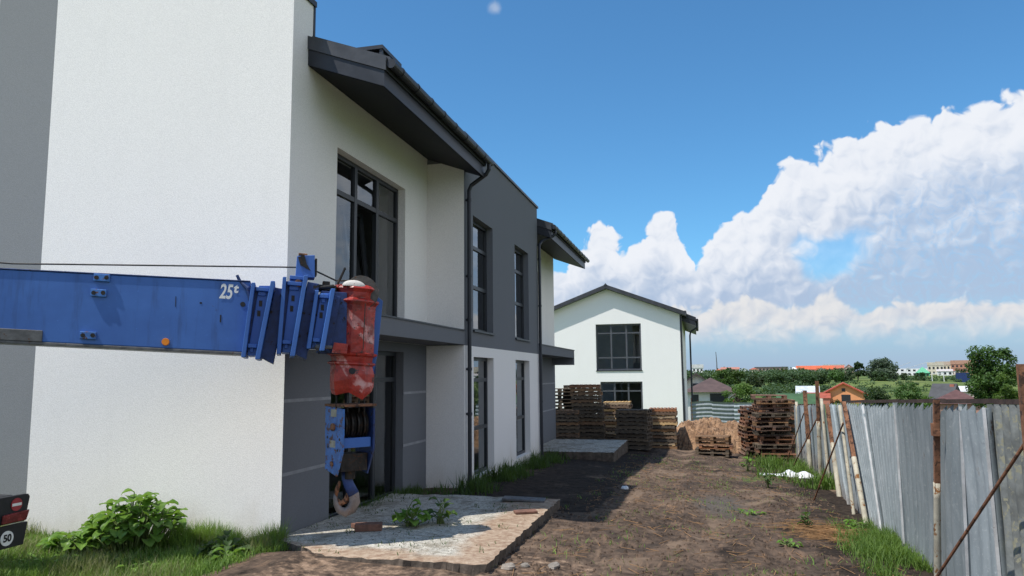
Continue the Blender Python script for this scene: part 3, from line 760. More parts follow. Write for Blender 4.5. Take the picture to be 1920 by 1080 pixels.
def bag():
    rr = random.Random(5); b = MB(); n, m = 40, 14; idx = []
    for j in range(m):
        for i in range(n):
            u = i/(n-1); v = j/(m-1)*2-1
            wd = .10+.20*math.exp(-((u-.55)/.16)**2)+.17*math.exp(-((u-.85)/.13)**2)+.07*math.exp(-((u-.08)/.1)**2)
            x = 1.5+u*1.45; y = 22.4-.35*u+v*wd
            bul = (.04+.13*math.exp(-((u-.55)/.10)**2)+.13*math.exp(-((u-.82)/.12)**2))*max(0, 1-v*v)**.6
            z = gz(x, y)+.02+bul+.05*noise.noise((x*7, y*9, 1.7))*bul*6
            idx.append(b.p(x, y, z))
    for j in range(m-1):
        for i in range(n-1): b.f.append([idx[j*n+i], idx[j*n+i+1], idx[(j+1)*n+i+1], idx[(j+1)*n+i]])
    tag(b.build('plastic_bag', MT['plastic'], smooth=True), 'crumpled white plastic bag lying on the dirt near the fence', 'plastic bag')
bag()

# ------------------------------------------------------------------ corrugated fence on the right
FXT = [(4, 2.60), (15.5, 2.66), (21, 3.1), (28.6, 3.22)]
FZT = [(4, 2.02), (7.24, 1.91), (10, 1.82), (14.3, 1.66), (20.8, 1.40), (27.4, 1.10)]
fence = thing('corrugated_fence', 'leaning galvanised corrugated sheet fence with rusty posts along the right side', 'fence', (2.7, 14, -.3))
EDG = [(4.3, 4.3), (6.3, 6.35), (7.99, 7.96), (8.82, 9.0), (9.58, 10.05), (11.59, 11.54), (13.61, 12.80), (15.62, 14.0), (17.6, 16.4), (19.45, 18.3), (20.8, 20.5), (22.2, 22.35), (23.6, 23.4), (25.1, 24.65), (26.9, 26.8), (28.5, 28.4)]
def sheet(k, seed):
    rr = random.Random(seed); old = k < 2
    (t0, b0), (t1, b1) = EDG[k], EDG[k+1]
    L = t1-t0; pitch = .17 if old else .205; npit = max(2, round(L/pitch)); per = 10; n = npit*per; m = 12
    amp = .019 if old else .019; xoff = (k % 2)*.022+rr.uniform(-.01, .01); b = MB(); rows = []
    ph = rr.uniform(0, 6); ov = .05; tilt = rr.uniform(-.03, .03); bulge = rr.uniform(-.035, .035)
    jag = [rr.uniform(-.055, .015) for _ in range(npit+2)]
    for j in range(m+1):
        w = j/m; row = []
        for i in range(-1, n+1):
            u = max(0, i)/n; yt, yb = t0-ov+(L+2*ov)*u, b0-ov+(b1-b0+2*ov)*u
            y = yb+(yt-yb)*w; yl = yt
            zt = interp(FZT, yl); zb = gz0(interp(FXT, yb), yb)-.12
            c = u*npit; pr = cos(2*pi*c+ph)
            x = interp(FXT, yl)+xoff+amp*pr+tilt*(w-.5)+bulge*sin(pi*w)*sin(pi*u)+.010*noise.noise((y*1.7, w*3, seed))
            if i == -1: x -= .075; y += .012
            z = zb+(zt-zb)*w
            if j == m and not old: z += jag[int(c) % len(jag)]*.7+.035*pr-.025
            row.append(b.p(x, y, z))
        rows.append(row)
    for p, q in zip(rows, rows[1:]):
        for i in range(len(p)-1): b.f.append([p[i], q[i], q[i+1], p[i+1]])
    o = b.build('corrugated_sheet', MT['sheetold' if old else 'galv'], fence, smooth=True)
    if k in (2, 3, 4, 5, 6):  # pale strips paint the light caught by these sheet edges
        e = MB(); xs = interp(FXT, t0)+xoff-.045
        p, q = (xs, b0-ov, gz0(xs, b0)-.1), (xs+tilt*.5, t0-ov, interp(FZT, t0)-.03)
        for a, c in ((0, .016),):
            i = [e.p(p[0]+dx, p[1]+dy, p[2]) for dx, dy in ((-.013, 0), (.013, -.004), (.013, .012), (-.013, .012))]
            j = [e.p(q[0]+dx, q[1]+dy, q[2]) for dx, dy in ((-.013, 0), (.013, -.004), (.013, .012), (-.013, .012))]
            e.f += [i[::-1], j]+[[i[m], i[(m+1) % 4], j[(m+1) % 4], j[m]] for m in range(4)]
        e.build('glint_strip', MT['edgeglint'], o)
    if old: o['label'] = 'older lichen stained corrugated sheet'
for k in range(len(EDG)-1): sheet(k, 20+k)
def post(yt, yb, up, r, style, dx=-.075, zsplit=.95):
    kx = 1+dx/interp(FXT, yt); yt *= kx; yb *= kx
    x = interp(FXT, yt)+dx; zt = interp(FZT, yt)+up; zb = gz0(x, yb)-.3
    P = lambda f: (x, yb+(yt-yb)*f, zb+(zt-zb)*f)
    def angle(f0, f1, rr, mat, par=None, nm='post'):
        b = MB(); p, q = P(f0), P(f1)
        for (ax, ay) in (((-rr, rr), (-rr, -rr+.012)), ((-rr, -rr+.012), (-rr+.012, rr))):
            i0 = [b.p(p[0]+c, p[1]+d, p[2]) for c, d in ((ax[0], ay[0]), (ax[1], ay[0]), (ax[1], ay[1]), (ax[0], ay[1]))]
            i1 = [b.p(q[0]+c, q[1]+d, q[2]) for c, d in ((ax[0], ay[0]), (ax[1], ay[0]), (ax[1], ay[1]), (ax[0], ay[1]))]
            b.f += [i0[::-1], i1]+[[i0[a], i0[(a+1) % 4], i1[(a+1) % 4], i1[a]] for a in range(4)]
        return b.build(nm, MT[mat], par or fence)
    def round_(f0, f1, rr, mat, par=None, nm='post'):
        b = MB(); n = 8; b.tube([P(f0+(f1-f0)*i/n) for i in range(n+1)], [rr*(1+.12*noise.noise((i*1.3, yt, 1))) for i in range(n+1)], 9); return b.build(nm, MT[mat], par or fence, smooth=True)
    if style == 'rust': angle(0, 1, r, 'rust')
    elif style == 'pale': round_(0, 1, r, 'postwood')
    else:
        fs = (zsplit-zb)/(zt-zb)
        o = round_(0, fs, r*1.3, 'postwood')
        angle(fs-.04, 1, r, 'rust', o, 'steel_angle')
        if style == 'plate':
            p = P((1.55-zb)/(zt-zb)); b = MB(); b.box(p[0]-.05, p[0]+.02, p[1]-.055, p[1]+.035, p[2]-.07, p[2]+.07); b.build('bracket', MT['rust'], o)
post(7.13, 7.12, .33, .030, 'rust')
post(9.60, 10.13, .04, .029, 'plate', zsplit=.95)
post(15.60, 13.95, .03, .034, 'split', zsplit=.7)
post(16.1, 15.2, -.05, .032, 'pale')
post(19.4, 18.25, -.02, .042, 'split', zsplit=.6)
post(22.05, 22.35, .60, .042, 'split', zsplit=.9)
post(21.2, 20.6, .12, .04, 'pale')
post(25.0, 24.65, .42, .055, 'split', zsplit=.2)
post(27.6, 27.5, .1, .045, 'pale')
b = MB()
for a, c in zip([15.7, 13.6, 11.6, 9.5, 7.9, 6.0], [13.6, 11.6, 9.5, 7.9, 6.0, 4.3]):
    b.tube([(interp(FXT, a)+.045, a, interp(FZT, a)+.022), (interp(FXT, c)+.045, c, interp(FZT, c)+.03)], .032, 4)
b.build('top_rail', MT['darkrust'], fence)
for p, q, r in (((2.55, 7.0, 1.62), (2.06, 8.72, -.2), .0145), ((2.58, 15.3, 1.25), (2.16, 16.9, -.52), .016), ((3.02, 21.7, .98), (2.55, 24.6, -.85), .020), ((3.10, 25.0, .95), (2.7, 27.4, -.95), .018)):
    b = MB(); b.rod(p, q, r, 7); b.build('brace_rod', MT['rust'], fence)

# low fence across the end of the yard
low = thing('low_fence', 'low fence of horizontally ribbed galvanised sheets behind the earth mound', 'fence', (1.2, 46, -1))
for k in range(4):
    b = MB(); n, m = 24, 40; rows = []; x0, x1 = -.62+k*1.25, -.62+(k+1)*1.25+.05
    for j in range(m+1):
        row = []
        for i in range(n+1):
            x = x0+(x1-x0)*i/n; z = -1.7+2.22*j/m
            sag = .05*noise.noise((x*.8, 1.7, k*.9))+.03*sin(x*2.2+k)
            pr = cos(2*pi*j/m*9.5); row.append(b.p(x, 46.6-.10*k+.05*(k % 2)+.035*pr+.04*noise.noise((x, z, 3)), z+sag-.03*k))
        rows.append(row)
    for p, q in zip(rows, rows[1:]):
        for i in range(n): b.f.append([p[i], p[i+1], q[i+1], q[i]])
    b.build('ribbed_sheet', MT['galv'], low, smooth=True)
for x in (-.2, 1.9, 3.9):
    b = MB(); b.rod((x, 46.75, -1.9), (x, 46.75, .6), .04, 8); b.build('post', MT['rust'], low)
b = MB(); b.rod((-.38, 33.4, .2), (-.40, 33.45, 1.15), .012, 6)
tag(b.build('steel_rod', MT['rust']), 'thin upright steel rod stuck in the earth mound', 'rod')

# ------------------------------------------------------------------ mobile crane (boom over its rear end)
S = .00643
O = Vector((-5.339, 7.972, 2.505)); U = Vector((.857, .515, -.0533)).normalized(); V = Vector((-.515, .857, 0)).normalized(); W = Vector((0, 0, 1))
loc = lambda u, v, w: tuple(O+U*u+V*v+W*w)
crane = thing('crane_truck', 'blue truck crane boom reaching past the house corner, dark truck tail below', 'crane', (-9.2, 6.2, 0))
yb = lambda p: 660+(p-455)*.0495
pu = lambda p: (p-455)*.00609+1.165e-6*(p-455)**2
pw = lambda p, y: (yb(p)-y)*S*(1+.0317*pu(p))
def CB(): return MB(loc)
def cbox(b, p0, p1, y0, y1, v0, v1):
    pm = (p0+p1)/2; b.box(pu(p0), pu(p1), v0, v1, pw(pm, y1), pw(pm, y0))
def cpoly(b, pts, v0, v1): b.prism([(pu(p), pw(p, y)) for p, y in pts], v0, v1)
def cpart(b, name, mat, par=None, bevel=.006, **k): return b.build(name, MT[mat], par or crane, bevel=bevel, **k)
BV = .62
b = CB(); b.prism([(-9.2, 0), (pu(466), 0), (pu(466), .857), (-9.2, .61)], 0, BV); boom = cpart(b, 'boom', 'blue', bevel=.012)
b = CB(); b.box(-9.2, pu(466), -.008, BV+.008, -.035, -.001); cpart(b, 'wear_strip', 'greysteel', boom)
b = CB(); b.prism([(-9.2, .611), (pu(466), .858), (pu(466), .873), (-9.2, .626)], -.012, BV+.012); cpart(b, 'top_plate', 'bluedark', boom)
b = CB(); b.box(-9.2, pu(79), -.014, -.001, 0, .13); cpart(b, 'grey_patch', 'greysteel', boom)
for x0, x1, y0, y1 in ((170, 201, 513, 527), (166, 196, 542, 556), (150, 181, 622, 636)):
    b = CB(); cbox(b, x0, x1, y0, y1, -.032, -.001); br = cpart(b, 'bracket', 'blueworn', boom)
    for q in (.2, .8):
        b = CB(); p = x0+(x1-x0)*q; b.tube([(pu(p), -.037, pw(p, (y0+y1)/2)), (pu(p), -.028, pw(p, (y0+y1)/2))], .024, 12)
        cpart(b, 'bolt', 'grease', br, 0)
b = CB(); b.tube([(pu(311), -.03, pw(311, 641)), (pu(311), -.001, pw(311, 641))], [.040, .044], 20); cpart(b, 'reflector', 'orange', boom, 0)
b = CB(); b.tube([(pu(453), -.006, pw(453, 570)), (pu(453), .0, pw(453, 570))], .030, 18); cpart(b, 'hole', 'black', boom, 0)
b = CB(); cbox(b, 411, 413.5, 590, 604, -.004, -.0005); cbox(b, 326, 327, 555, 575, -.003, -.0005); cbox(b, 372, 376, 566, 569, -.003, -.0005); cpart(b, 'scratch', 'grease', boom, 0)
# lettering
def text(txt, size, name, mat, parent, place, shear=0., bold=.0, sx=1.):
    cu = bpy.data.curves.new(name, 'FONT'); cu.body = txt; cu.size = size; cu.shear = shear; cu.offset = bold; cu.extrude = 0
    cu.align_x = 'CENTER'; cu.align_y = 'CENTER'
    o = bpy.data.objects.new('tmp', cu); COL.objects.link(o)
    me = bpy.data.meshes.new_from_object(o.evaluated_get(bpy.context.evaluated_depsgraph_get())); bpy.data.objects.remove(o)
    og = org(parent)
    for v in me.vertices:
        q = Vector(place(v.co.x*sx, v.co.y)) - og; v.co = q
    me.materials.clear(); me.materials.append(MT[mat])
    t = bpy.data.objects.new(name, me); COL.objects.link(t); t.parent = parent; ORG[t.name] = og
    return t
text('25', .245, 'lettering', 'paint_white', boom, lambda x, y: loc(pu(420)+x, -.005, pw(420, 547)+y), .22, .006, .60)
text('t', .15, 'lettering', 'paint_white', boom, lambda x, y: loc(pu(438.5)+x, -.005, pw(438, 540.5)+y), .18, .006, .95)
# telescopic section collars
def collar(lt, lb, rt, rb, y0, y1, name, shade, tail=0):
    b = CB()
    cpoly(b, [(lt+.3*(rt-lt), y0+1), (rt, y0+1), (rb, y1-1), (lb+.3*(rb-lb), y1-1)], -.03, BV+.03)
    c = cpart(b, name, 'blue')
    b = CB(); cpoly(b, [(lt+1, y0+3), (rt-1, y0+3), (rb-1, y1-2), (lb+1, y1-2)], -.004, BV-.01); cpart(b, 'painted_recess_shade', 'bluedark', c)  # dark panel paints shade into the hollow between rib and web
    b = CB(); cpoly(b, [(lt-1, y0-3), (lt+6, y0-3), (lb+7, y1+2), (lb-1, y1+2)], -.13, BV+.09); cpart(b, 'rib', 'blue', c)
    b = CB(); cpoly(b, [(rt-7, y0-5), (rt+1, y0-5), (rb+2, y1+6), (rb-7, y1+6)], -.19, BV+.12); cpart(b, 'rib', 'blue', c)
    b = CB(); cpoly(b, [(rt+1.2, y0+4), (rt+1.2+shade, y0+8), (rb+shade+2, y1+tail), (rb+2.2, y1+2)], -.01, BV); cpart(b, 'painted_shade_side', 'bluedark', c)  # dark box stands for the shaded right side of the collar
    for f in (.04, .83):
        b = CB()
        xl, xr = lt+(lb-lt)*f+8, rt+(rb-rt)*f-9; y = y0+(y1-y0)*f
        cbox(b, xl, xr, y, y+7, -.10, -.031); cbox(b, xl+4, xr-6, y+7, y+15, -.055, -.031)
        cpart(b, 'lug', 'blue', c)
    for f in (.22, .36):
        b = CB()
        xm = (lt+(lb-lt)*f+rt+(rb-rt)*f)/2; y = y0+(y1-y0)*f
        cbox(b, xm-3, xm+3, y, y+11, -.034, -.031)
        cpart(b, 'slot', 'grease', c, 0)
    return c
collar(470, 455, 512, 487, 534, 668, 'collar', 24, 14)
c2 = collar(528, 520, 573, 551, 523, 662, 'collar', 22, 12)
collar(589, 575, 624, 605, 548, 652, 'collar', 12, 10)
b = CB(); cbox(b, 540, 574, 517, 524, -.06, BV+.06); cpart(b, 'top_plate', 'blue', c2)
b = CB(); b.tube([(pu(556.5), -.075, pw(556, 531)), (pu(556.5), -.03, pw(556, 531))], .045, 16); cpart(b, 'rusty_knob', 'rust', c2, .004)
b = CB(); cpoly(b, [(553, 476), (587, 474), (588, 518), (551, 516)], .06, .34); tw = cpart(b, 'cable_tower', 'blue')
b = CB(); cpoly(b, [(555, 478), (567, 474), (572, 492), (580, 505), (560, 494)], .052, .059); cpart(b, 'worn_opening', 'grease', tw, 0)
b = CB(); cbox(b, 556, 573, 470.5, 475, .07, .33); cpart(b, 'rusty_lid', 'rust', tw)
b = CB(); cbox(b, 588, 592, 480, 512, .09, .31); cpart(b, 'dark_side', 'grease', tw)
# head
b = CB(); cbox(b, 600, 650, 545, 662, .04, BV-.04); head = cpart(b, 'boom_head', 'bluedark')
b = CB(); cbox(b, 590, 630, 531, 541, .10, .40); cbox(b, 604, 618, 523, 532, .15, .3); b.tube([(pu(592), .1, pw(592, 537)), (pu(626), .1, pw(626, 534))], .028, 8); cpart(b, 'cable_guide', 'grease', head)
b = CB(); b.tube([(pu(590), -.09, pw(590, 651)), (pu(622), -.09, pw(622, 651))], .024, 12); b.tube([(pu(592), -.09, pw(592, 651)), (pu(604), -.09, pw(604, 651))], .042, 12); cpart(b, 'pin', 'greysteel', head, 0)
b = CB(); cpoly(b, [(708, 547), (723, 559), (714, 662), (706, 699), (697, 701), (690, 600)], .30, .36); cpart(b, 'side_plate', 'blue', head)
b = CB(); cbox(b, 696, 712, 552, 700, .37, .50); cpart(b, 'rear_bracket', 'bluedark', head)
b = CB(); q = (pu(679), pw(679, 545)); b.tube([(q[0], .10, q[1]), (q[0], .15, q[1])], .215, 30); b.tube([(q[0], .151, q[1]), (q[0], .19, q[1])], .18, 30); b.tube([(q[0], .191, q[1]), (q[0], .24, q[1])], .215, 30); cpart(b, 'sheave', 'sheavegrey', head, .004)
def drum():
    b = CB(); n = 9; rr = random.Random(4)
    prof = [(737, 39), (728, 42), (712, 43), (700, 43), (685, 40.5), (682, 46.5), (679.5, 46.5), (677, 40), (668, 41), (665, 48), (661.5, 48.5), (659.5, 41.5), (630, 41), (600, 41), (570, 41), (563, 47.5), (560.5, 47), (556, 40.5), (545, 41), (538, 46.5), (534.5, 44), (531, 38)]
    rings = []
    for k, (y, r) in enumerate(prof):
        cx = 662+(737-y)/210*7.5; ring = []
        for j in range(n):
            a = 2*pi*(j+.5)/n
            dent = 1+.10*noise.noise((cos(a)*1.6, sin(a)*1.6, y*.03))+(.10*noise.noise((cos(a)*2.2, sin(a)*2.2, 3.3)) if k < 4 else 0)
            dz = .13*noise.noise((cos(a)*1.3+5, sin(a)*1.3, 1.1)) if k < 3 else 0
            ring.append(b.p(pu(cx)+r*S*1.03*dent*cos(a), .27+r*S*1.03*dent*sin(a)*.92, pw(cx, y)+dz))
        rings.append(ring)
    for p, q in zip(rings, rings[1:]):
        for j in range(n): b.f.append([p[j], p[(j+1) % n], q[(j+1) % n], q[j]])
    b.f.append(rings[-1])
    d = cpart(b, 'striped_guard', 'redstripe', head, 0)
    b = CB(); ri = []
    for y, r in ((732, 33), (690, 36), (640, 30)):
        cx = 662+(737-y)/210*7.5
        ri.append([b.p(pu(cx)+r*S*cos(2*pi*j/n), .27+r*S*sin(2*pi*j/n), pw(cx, y)) for j in range(n)])
    for p, q in zip(ri, ri[1:]):
        for j in range(n): b.f.append([p[j], q[j], q[(j+1) % n], p[(j+1) % n]])
    b.f.append(ri[-1]); cpart(b, 'inner_tube', 'grease', d, 0)
    b = CB(); b.tube([(pu(661), -.012, pw(661, 695)), (pu(661), .03, pw(661, 695))], .04, 16); cpart(b, 'hole', 'black', d, 0)
    b = CB(); b.tube([(pu(681), -.004, pw(681, 655)), (pu(684), -.006, pw(684, 568))], .006, 6); cpart(b, 'seam', 'grease', d, 0)
    b = CB()   # white dome on top
    for k in range(6):
        a0, a1 = k/6*pi/2, (k+1)/6*pi/2
        r0, r1 = 23*cos(a0), 23*cos(a1); z0, z1 = sin(a0)*12, sin(a1)*12
        for j in range(18):
            p0, p1 = 2*pi*j/18, 2*pi*(j+1)/18
            f = lambda r, p, z: (pu(663)+r*S*cos(p), .06+r*S*.35*sin(p), pw(663, 534.5-z))
            b.face([f(r0, p0, z0), f(r0, p1, z0), f(r1, p1, z1), f(r1, p0, z1)])
    cpart(b, 'white_cap', 'dirtywhite', d, 0)
    b = CB(); cpoly(b, [(626, 642), (652, 645), (650, 663), (622, 661)], -.05, -.012); cpart(b, 'dented_lip', 'redstripe', d, 0)
drum()
b = CB()
b.tube([(pu(440), .02, pw(440, 514)), (pu(446), .02, pw(446, 526)), (pu(462), -.02, pw(462, 540)), (pu(467), -.03, pw(467, 562))], [.018, .02, .03, .022], 8); cpart(b, 'lever', 'bluedark', boom, 0)
b = CB(); b.tube([(pu(632), .1, pw(632, 530)), (pu(646), .1, pw(646, 498))], .016, 7); cpart(b, 'lever', 'grease', head, 0)
b = CB(); b.tube([(-9.0, .2, pw(-700, 432)), (pu(0), .2, pw(0, 488)), (pu(280), .2, pw(280, 491.5)), (pu(555), .2, pw(555, 495))], .0095, 6); b.tube([(pu(592), .2, pw(592, 503)), (pu(630), .2, pw(630, 521)), (pu(668), .2, pw(668, 521)), (pu(690), .2, pw(690, 520))], .011, 6); cpart(b, 'wire_rope', 'wire', None, 0)
# out of view: turret carrying the boom, chassis, wheels
b = MB(); b.box(-14.6, -12.4, 2.6, 5.0, 1.3, 3.3); cpart(b, 'turret', 'blue', bevel=.05)
b = MB(); b.box(-16, -7.05, 4.4, 6.55, .78, 1.0); b.box(-16, -12.0, 2.7, 6.5, 1.0, 1.3); cpart(b, 'chassis', 'black', bevel=.02)
for x in (-8.6, -10.0, -14.6):
    b = MB(); b.disc((x, 6.2, .50), (0, 1, 0), .52, .34, 28); wh = cpart(b, 'wheel', 'black', bevel=.04)
    b = MB(); b.disc((x, 6.38, .50), (0, 1, 0), .28, .03, 20); cpart(b, 'rim', 'greysteel', wh)
# tail corner: board with sign, lamp and mud flap
xt = -7.0
b = MB(); pts = [(4.3, .715), (6.655, .715), (6.70, .96), (6.68, .99), (6.64, .995), (4.3, .995)]
b.xf = lambda a, bb, c: (bb, a, c)
b.prism(pts, xt-.05, xt); tail = cpart(b, 'tail_board', 'black', bevel=.008)
b = MB(); b.disc((xt+.004, 6.535, .902), (1, 0, 0), .066, .006, 28); sg = cpart(b, 'round_sign', 'sign_red', tail, 0)
b = MB(); b.box(xt+.0075, xt+.010, 6.480, 6.590, .888, .916); cpart(b, 'bar', 'paint_white', sg, 0)
b = MB(); b.xf = lambda a, bb, c: (bb, a, c); b.prism([(6.36, .725), (6.645, .725), (6.68, .83), (6.37, .815)], xt+.003, xt+.03); cpart(b, 'rear_lamp', 'lamp_red', tail, bevel=.01)
b = MB(); b.xf = lambda a, bb, c: (bb, a, c); b.prism([(4.4, .45), (6.66, .47), (6.70, .70), (4.4, .69)], xt-.045, xt-.01); fl = cpart(b, 'mud_flap', 'black', bevel=.006)
b = MB(); b.disc((xt-.006, 6.455, .572), (1, 0, 0), .075, .006, 30); ds = cpart(b, 'speed_disc', 'paint_white', fl, 0)
text('50', .10, 'lettering', 'black', ds, lambda x, y: (xt+.001, 6.455+x, .572+y), 0, .004, .95)

# ------------------------------------------------------------------ hook block
hk = thing('hook_block', 'blue crane hook block with worn plate and rusty hook hanging below the red striped guard', 'hook block', loc(1.312, .27, -.58))
T = rad(23); SH = .00669
Ha = U*sin(T)-V*cos(T); Hb = U*cos(T)+V*sin(T); Ho = O+U*1.312+V*.27
Ha.z = Hb.z = 0; Ha.normalize(); Hb.normalize()
zl = pw(662, 662)
hloc = lambda a, bb, c: tuple(Ho+Ha*a+Hb*bb+Vector((0, 0, c)))
def HB(): return MB(hloc)
hz = lambda y: (671-y)*SH
wp = .243
def hp(b, name, mat, par=None, bevel=.005, **k): return b.build(name, MT[mat], par or hk, bevel=bevel, **k)
plate = [(-wp, hz(762)), (wp, hz(766)), (wp, hz(842)), (wp*.35, hz(890)), (-wp*.95, hz(880)), (-wp*.9, hz(840)), (-wp*1.0, hz(818)), (-wp, hz(800))]
for b0, nm in ((-.225, 'blueworn'), (.20, 'bluedark')):
    b = HB(); b.prism(plate, b0, b0+.025); pl = hp(b, 'side_plate', nm)
    if b0 < 0:
        b = HB()
        b.tube([(0, b0-.03, hz(800)), (0, b0, hz(800))], .048, 14); b.tube([(-.02, b0-.02, hz(868)), (-.02, b0, hz(868))], .034, 12)
        hp(b, 'pin', 'rust', pl, .004)
        b = HB(); b.box(-.08, .07, b0-.004, b0-.0005, hz(781), hz(767)); b.box(-.10, .05, b0-.004, b0-.0005, hz(838), hz(825)); hp(b, 'sticker', 'postwood', pl, 0)
        b = HB()
        for a, y in ((-.17, 820), (.16, 822), (.11, 842), (-.15, 838)): b.tube([(a, b0-.003, hz(y)), (a, b0, hz(y))], .019, 8)
        hp(b, 'hole', 'black', pl, 0)
b = HB(); b.box(-wp-.02, wp+.03, -.23, .23, hz(762), hz(757.5)); hp(b, 'top_plate', 'rust')
for k in range(4):
    c = -.135+k*.085; b = HB()
    b.tube([(0, c-.028, hz(797)), (0, c-.012, hz(797)), (0, c+.012, hz(797)), (0, c+.028, hz(797))], [.215, .185, .185, .215], 26); hp(b, 'sheave', 'grease', bevel=0)
b = HB(); b.box(.08, .21, -.184, .184, hz(838), hz(820)); hp(b, 'crossbar', 'blue')
b = HB(); b.box(-.13, .13, -.184, .184, hz(882), hz(850)); b.tube([(0, 0, hz(882)), (0, 0, hz(898))], .075, 14); hp(b, 'crosshead', 'grease')
for a, c in ((-.13, -.13), (-.13, .03), (.12, -.10), (.12, .06), (.13, .13)):
    b = HB(); b.rod((a, c, hz(780)), (a, c, hz(690)), .011, 6); hp(b, 'rope', 'wire', bevel=0)
hx = lambda p, y: tuple(Ho+Vector((.93, .37, 0))*((p-662)*SH)+Vector((0, 0, hz(y))))
b = MB()
path = [(657, 884), (658, 900), (664, 914), (671, 927), (673, 941), (667, 954), (656, 960), (645, 955), (639, 944), (637, 934), (636, 926)]
b.tube([hx(*q) for q in path], [.062, .06, .063, .068, .072, .072, .068, .058, .046, .034, .018], 14, flat=.75)
hook = b.build('hook', MT['hookmetal'], hk, smooth=True)
b = MB(); b.tube([hx(*q) for q in path[:4]], [.068, .066, .069, .071], 14, flat=.78); b.build('painted_shank', MT['bluedark'], hook, smooth=True)
b = MB(); b.tube([hx(645, 902), hx(640, 917), hx(638, 930)], [.02, .03, .02], 8); b.tube([hx(637, 932), hx(646, 944), hx(657, 938), hx(660, 925)], [.02, .04, .04, .02], 8); b.build('safety_latch', MT['rust'], hook, smooth=True)

# ------------------------------------------------------------------ foliage
def leaves(b, c, n, rx, ry, rzz, size, rr, flat=0.):
    """n small folded leaf faces spread through an ellipsoidal clump"""
    for _ in range(n):
        while True:
            d = Vector((rr.uniform(-1, 1), rr.uniform(-1, 1), rr.uniform(-1, 1)))
            if .25 < d.length < 1: break
        d *= (.75+.25*rr.random())
        q = Vector((c[0]+d.x*rx, c[1]+d.y*ry, c[2]+d.z*rzz))
        nrm = (d.normalized()*.8+Vector((rr.gauss(0, .6), rr.gauss(0, .6), rr.gauss(0, .5)+.35))).normalized()
        t = nrm.orthogonal().normalized(); t = Matrix.Rotation(rr.uniform(0, 6.28), 3, nrm) @ t; w = nrm.cross(t)
        s = size*rr.uniform(.6, 1.25)
        a, e, f, g = q-t*s, q+w*s*.5+nrm*s*.12, q+t*s, q-w*s*.5+nrm*s*.12
        i = [b.p(*k) for k in (a, e, f, g)]; b.f.append(i)

def tree(name, label, cat, x, y, zb, zt, hw, nleaf, size, mat, seed, shape='round', group=None, crown0=.18, depth=1., ncl=26):
    rr = random.Random(seed); H = zt-zb
    t = thing(name, label, cat, (x, y, zb), 0, group)
    b = MB(); tr = []
    for k in range(7):
        f = k/6; tr.append((x+.06*H*noise.noise((f*2, seed, 1))*f, y+.06*H*noise.noise((f*2, seed, 5))*f, zb+H*.72*f-.2*(k == 0)))
    r0 = max(.06, H*.028)
    b.tube(tr, [r0*(1.25-f/6*1.05) for f in range(7)], 8)
    cl = []
    for k in range(ncl):
        for _ in range(40):
            d = Vector((rr.uniform(-1, 1), rr.uniform(-1, 1), rr.uniform(-1, 1)))
            if .35 < d.length < 1: break
        f = (d.z+1)/2; z = zb+H*(crown0+(.97-crown0)*f)
        if shape == 'poplar': wd = .95-.75*abs(f-.35)
        elif shape == 'dome': wd = 1.0-.35*max(0, f-.5)*2
        else: wd = 1.0
        rc = hw*rr.uniform(.24, .42)*(1 if shape != 'poplar' else .8)
        k2 = max(.1, 1-rc/hw*.8)
        cl.append((x+d.x*hw*wd*k2, y+d.y*hw*wd*depth*k2, min(z, zt-rc*.75), rc))
    for c in cl[::2]:
        st = tr[rr.randrange(2, 6)]
        b.tube([st, ((st[0]+c[0])/2, (st[1]+c[1])/2, (st[2]+c[2])/2+.05*H), c[:3]], [r0*.5, r0*.3, r0*.1], 5)
    b.build('trunk', MT['bark'], t, smooth=True)
    b = MB(); tot = sum(c[3]**2 for c in cl)
    for c in cl: leaves(b, c, max(6, int(nleaf*c[3]**2/tot)), c[3], c[3], c[3]*.8, size, rr)
    b.build('crown', MT[mat], t)
    return t
MT['lf_mid'] = m_leaf('mid_green_leaves', (.030, .065, .016), (.075, .135, .030), .25, .8, hue=.012)
MT['lf_dark'] = m_leaf('dark_green_leaves', (.022, .045, .018), (.055, .095, .034), .2, .6, hue=.012)
MT['lf_bright'] = m_leaf('bright_green_leaves', (.050, .105, .018), (.11, .19, .035), .3, .9, hue=.01)
MT['lf_blue'] = m_leaf('greyish_willow_leaves', (.050, .078, .050), (.11, .15, .10), .2, .5)
MT['lf_far'] = m_leaf('distant_green_leaves', (.036, .062, .030), (.075, .115, .050), .2, .3, hue=.02)

tree('broadleaf_tree', 'large dark green broadleaf tree rising above the fence near its right end', 'tree', 21.3, 63.2, -2.3, 4.45, 2.15, 9000, .125, 'lf_mid', 1, ncl=44)
tree('broadleaf_tree', 'shorter paler tree in front of the large tree beyond the fence', 'tree', 19.9, 57.2, -2.1, 2.15, 1.25, 3200, .10, 'lf_bright', 2)
tree('round_bush_tree', 'bright green rounded tree between the brown roofed house and the leaning pallet stack', 'tree', 3.1, 71.3, -2.6, 2.2, 1.75, 3800, .12, 'lf_bright', 3, crown0=.05)
tree('willow_tree', 'large rounded grey green willow standing on the meadow', 'tree', 47.0, 215.6, -.6, 5.9, 5.0, 3600, .34, 'lf_blue', 4, 'dome', crown0=.03)
tree('poplar_tree', 'narrow pointed dark tree close beside the grey green willow', 'tree', 41.0, 217.4, -.7, 5.5, 2.3, 1700, .30, 'lf_dark', 5, 'poplar', crown0=.02)
tree('shrub_tree', 'dark leafy shrub just right of the orange house', 'shrub', 19.2, 93.1, -3.0, .95, 1.75, 1900, .16, 'lf_dark', 6, crown0=.02)
tree('shrub_tree', 'wide mid green shrub tree behind the middle of the fence', 'shrub', 24.4, 99.6, -3.0, .92, 2.15, 2200, .17, 'lf_mid', 7, crown0=.02)
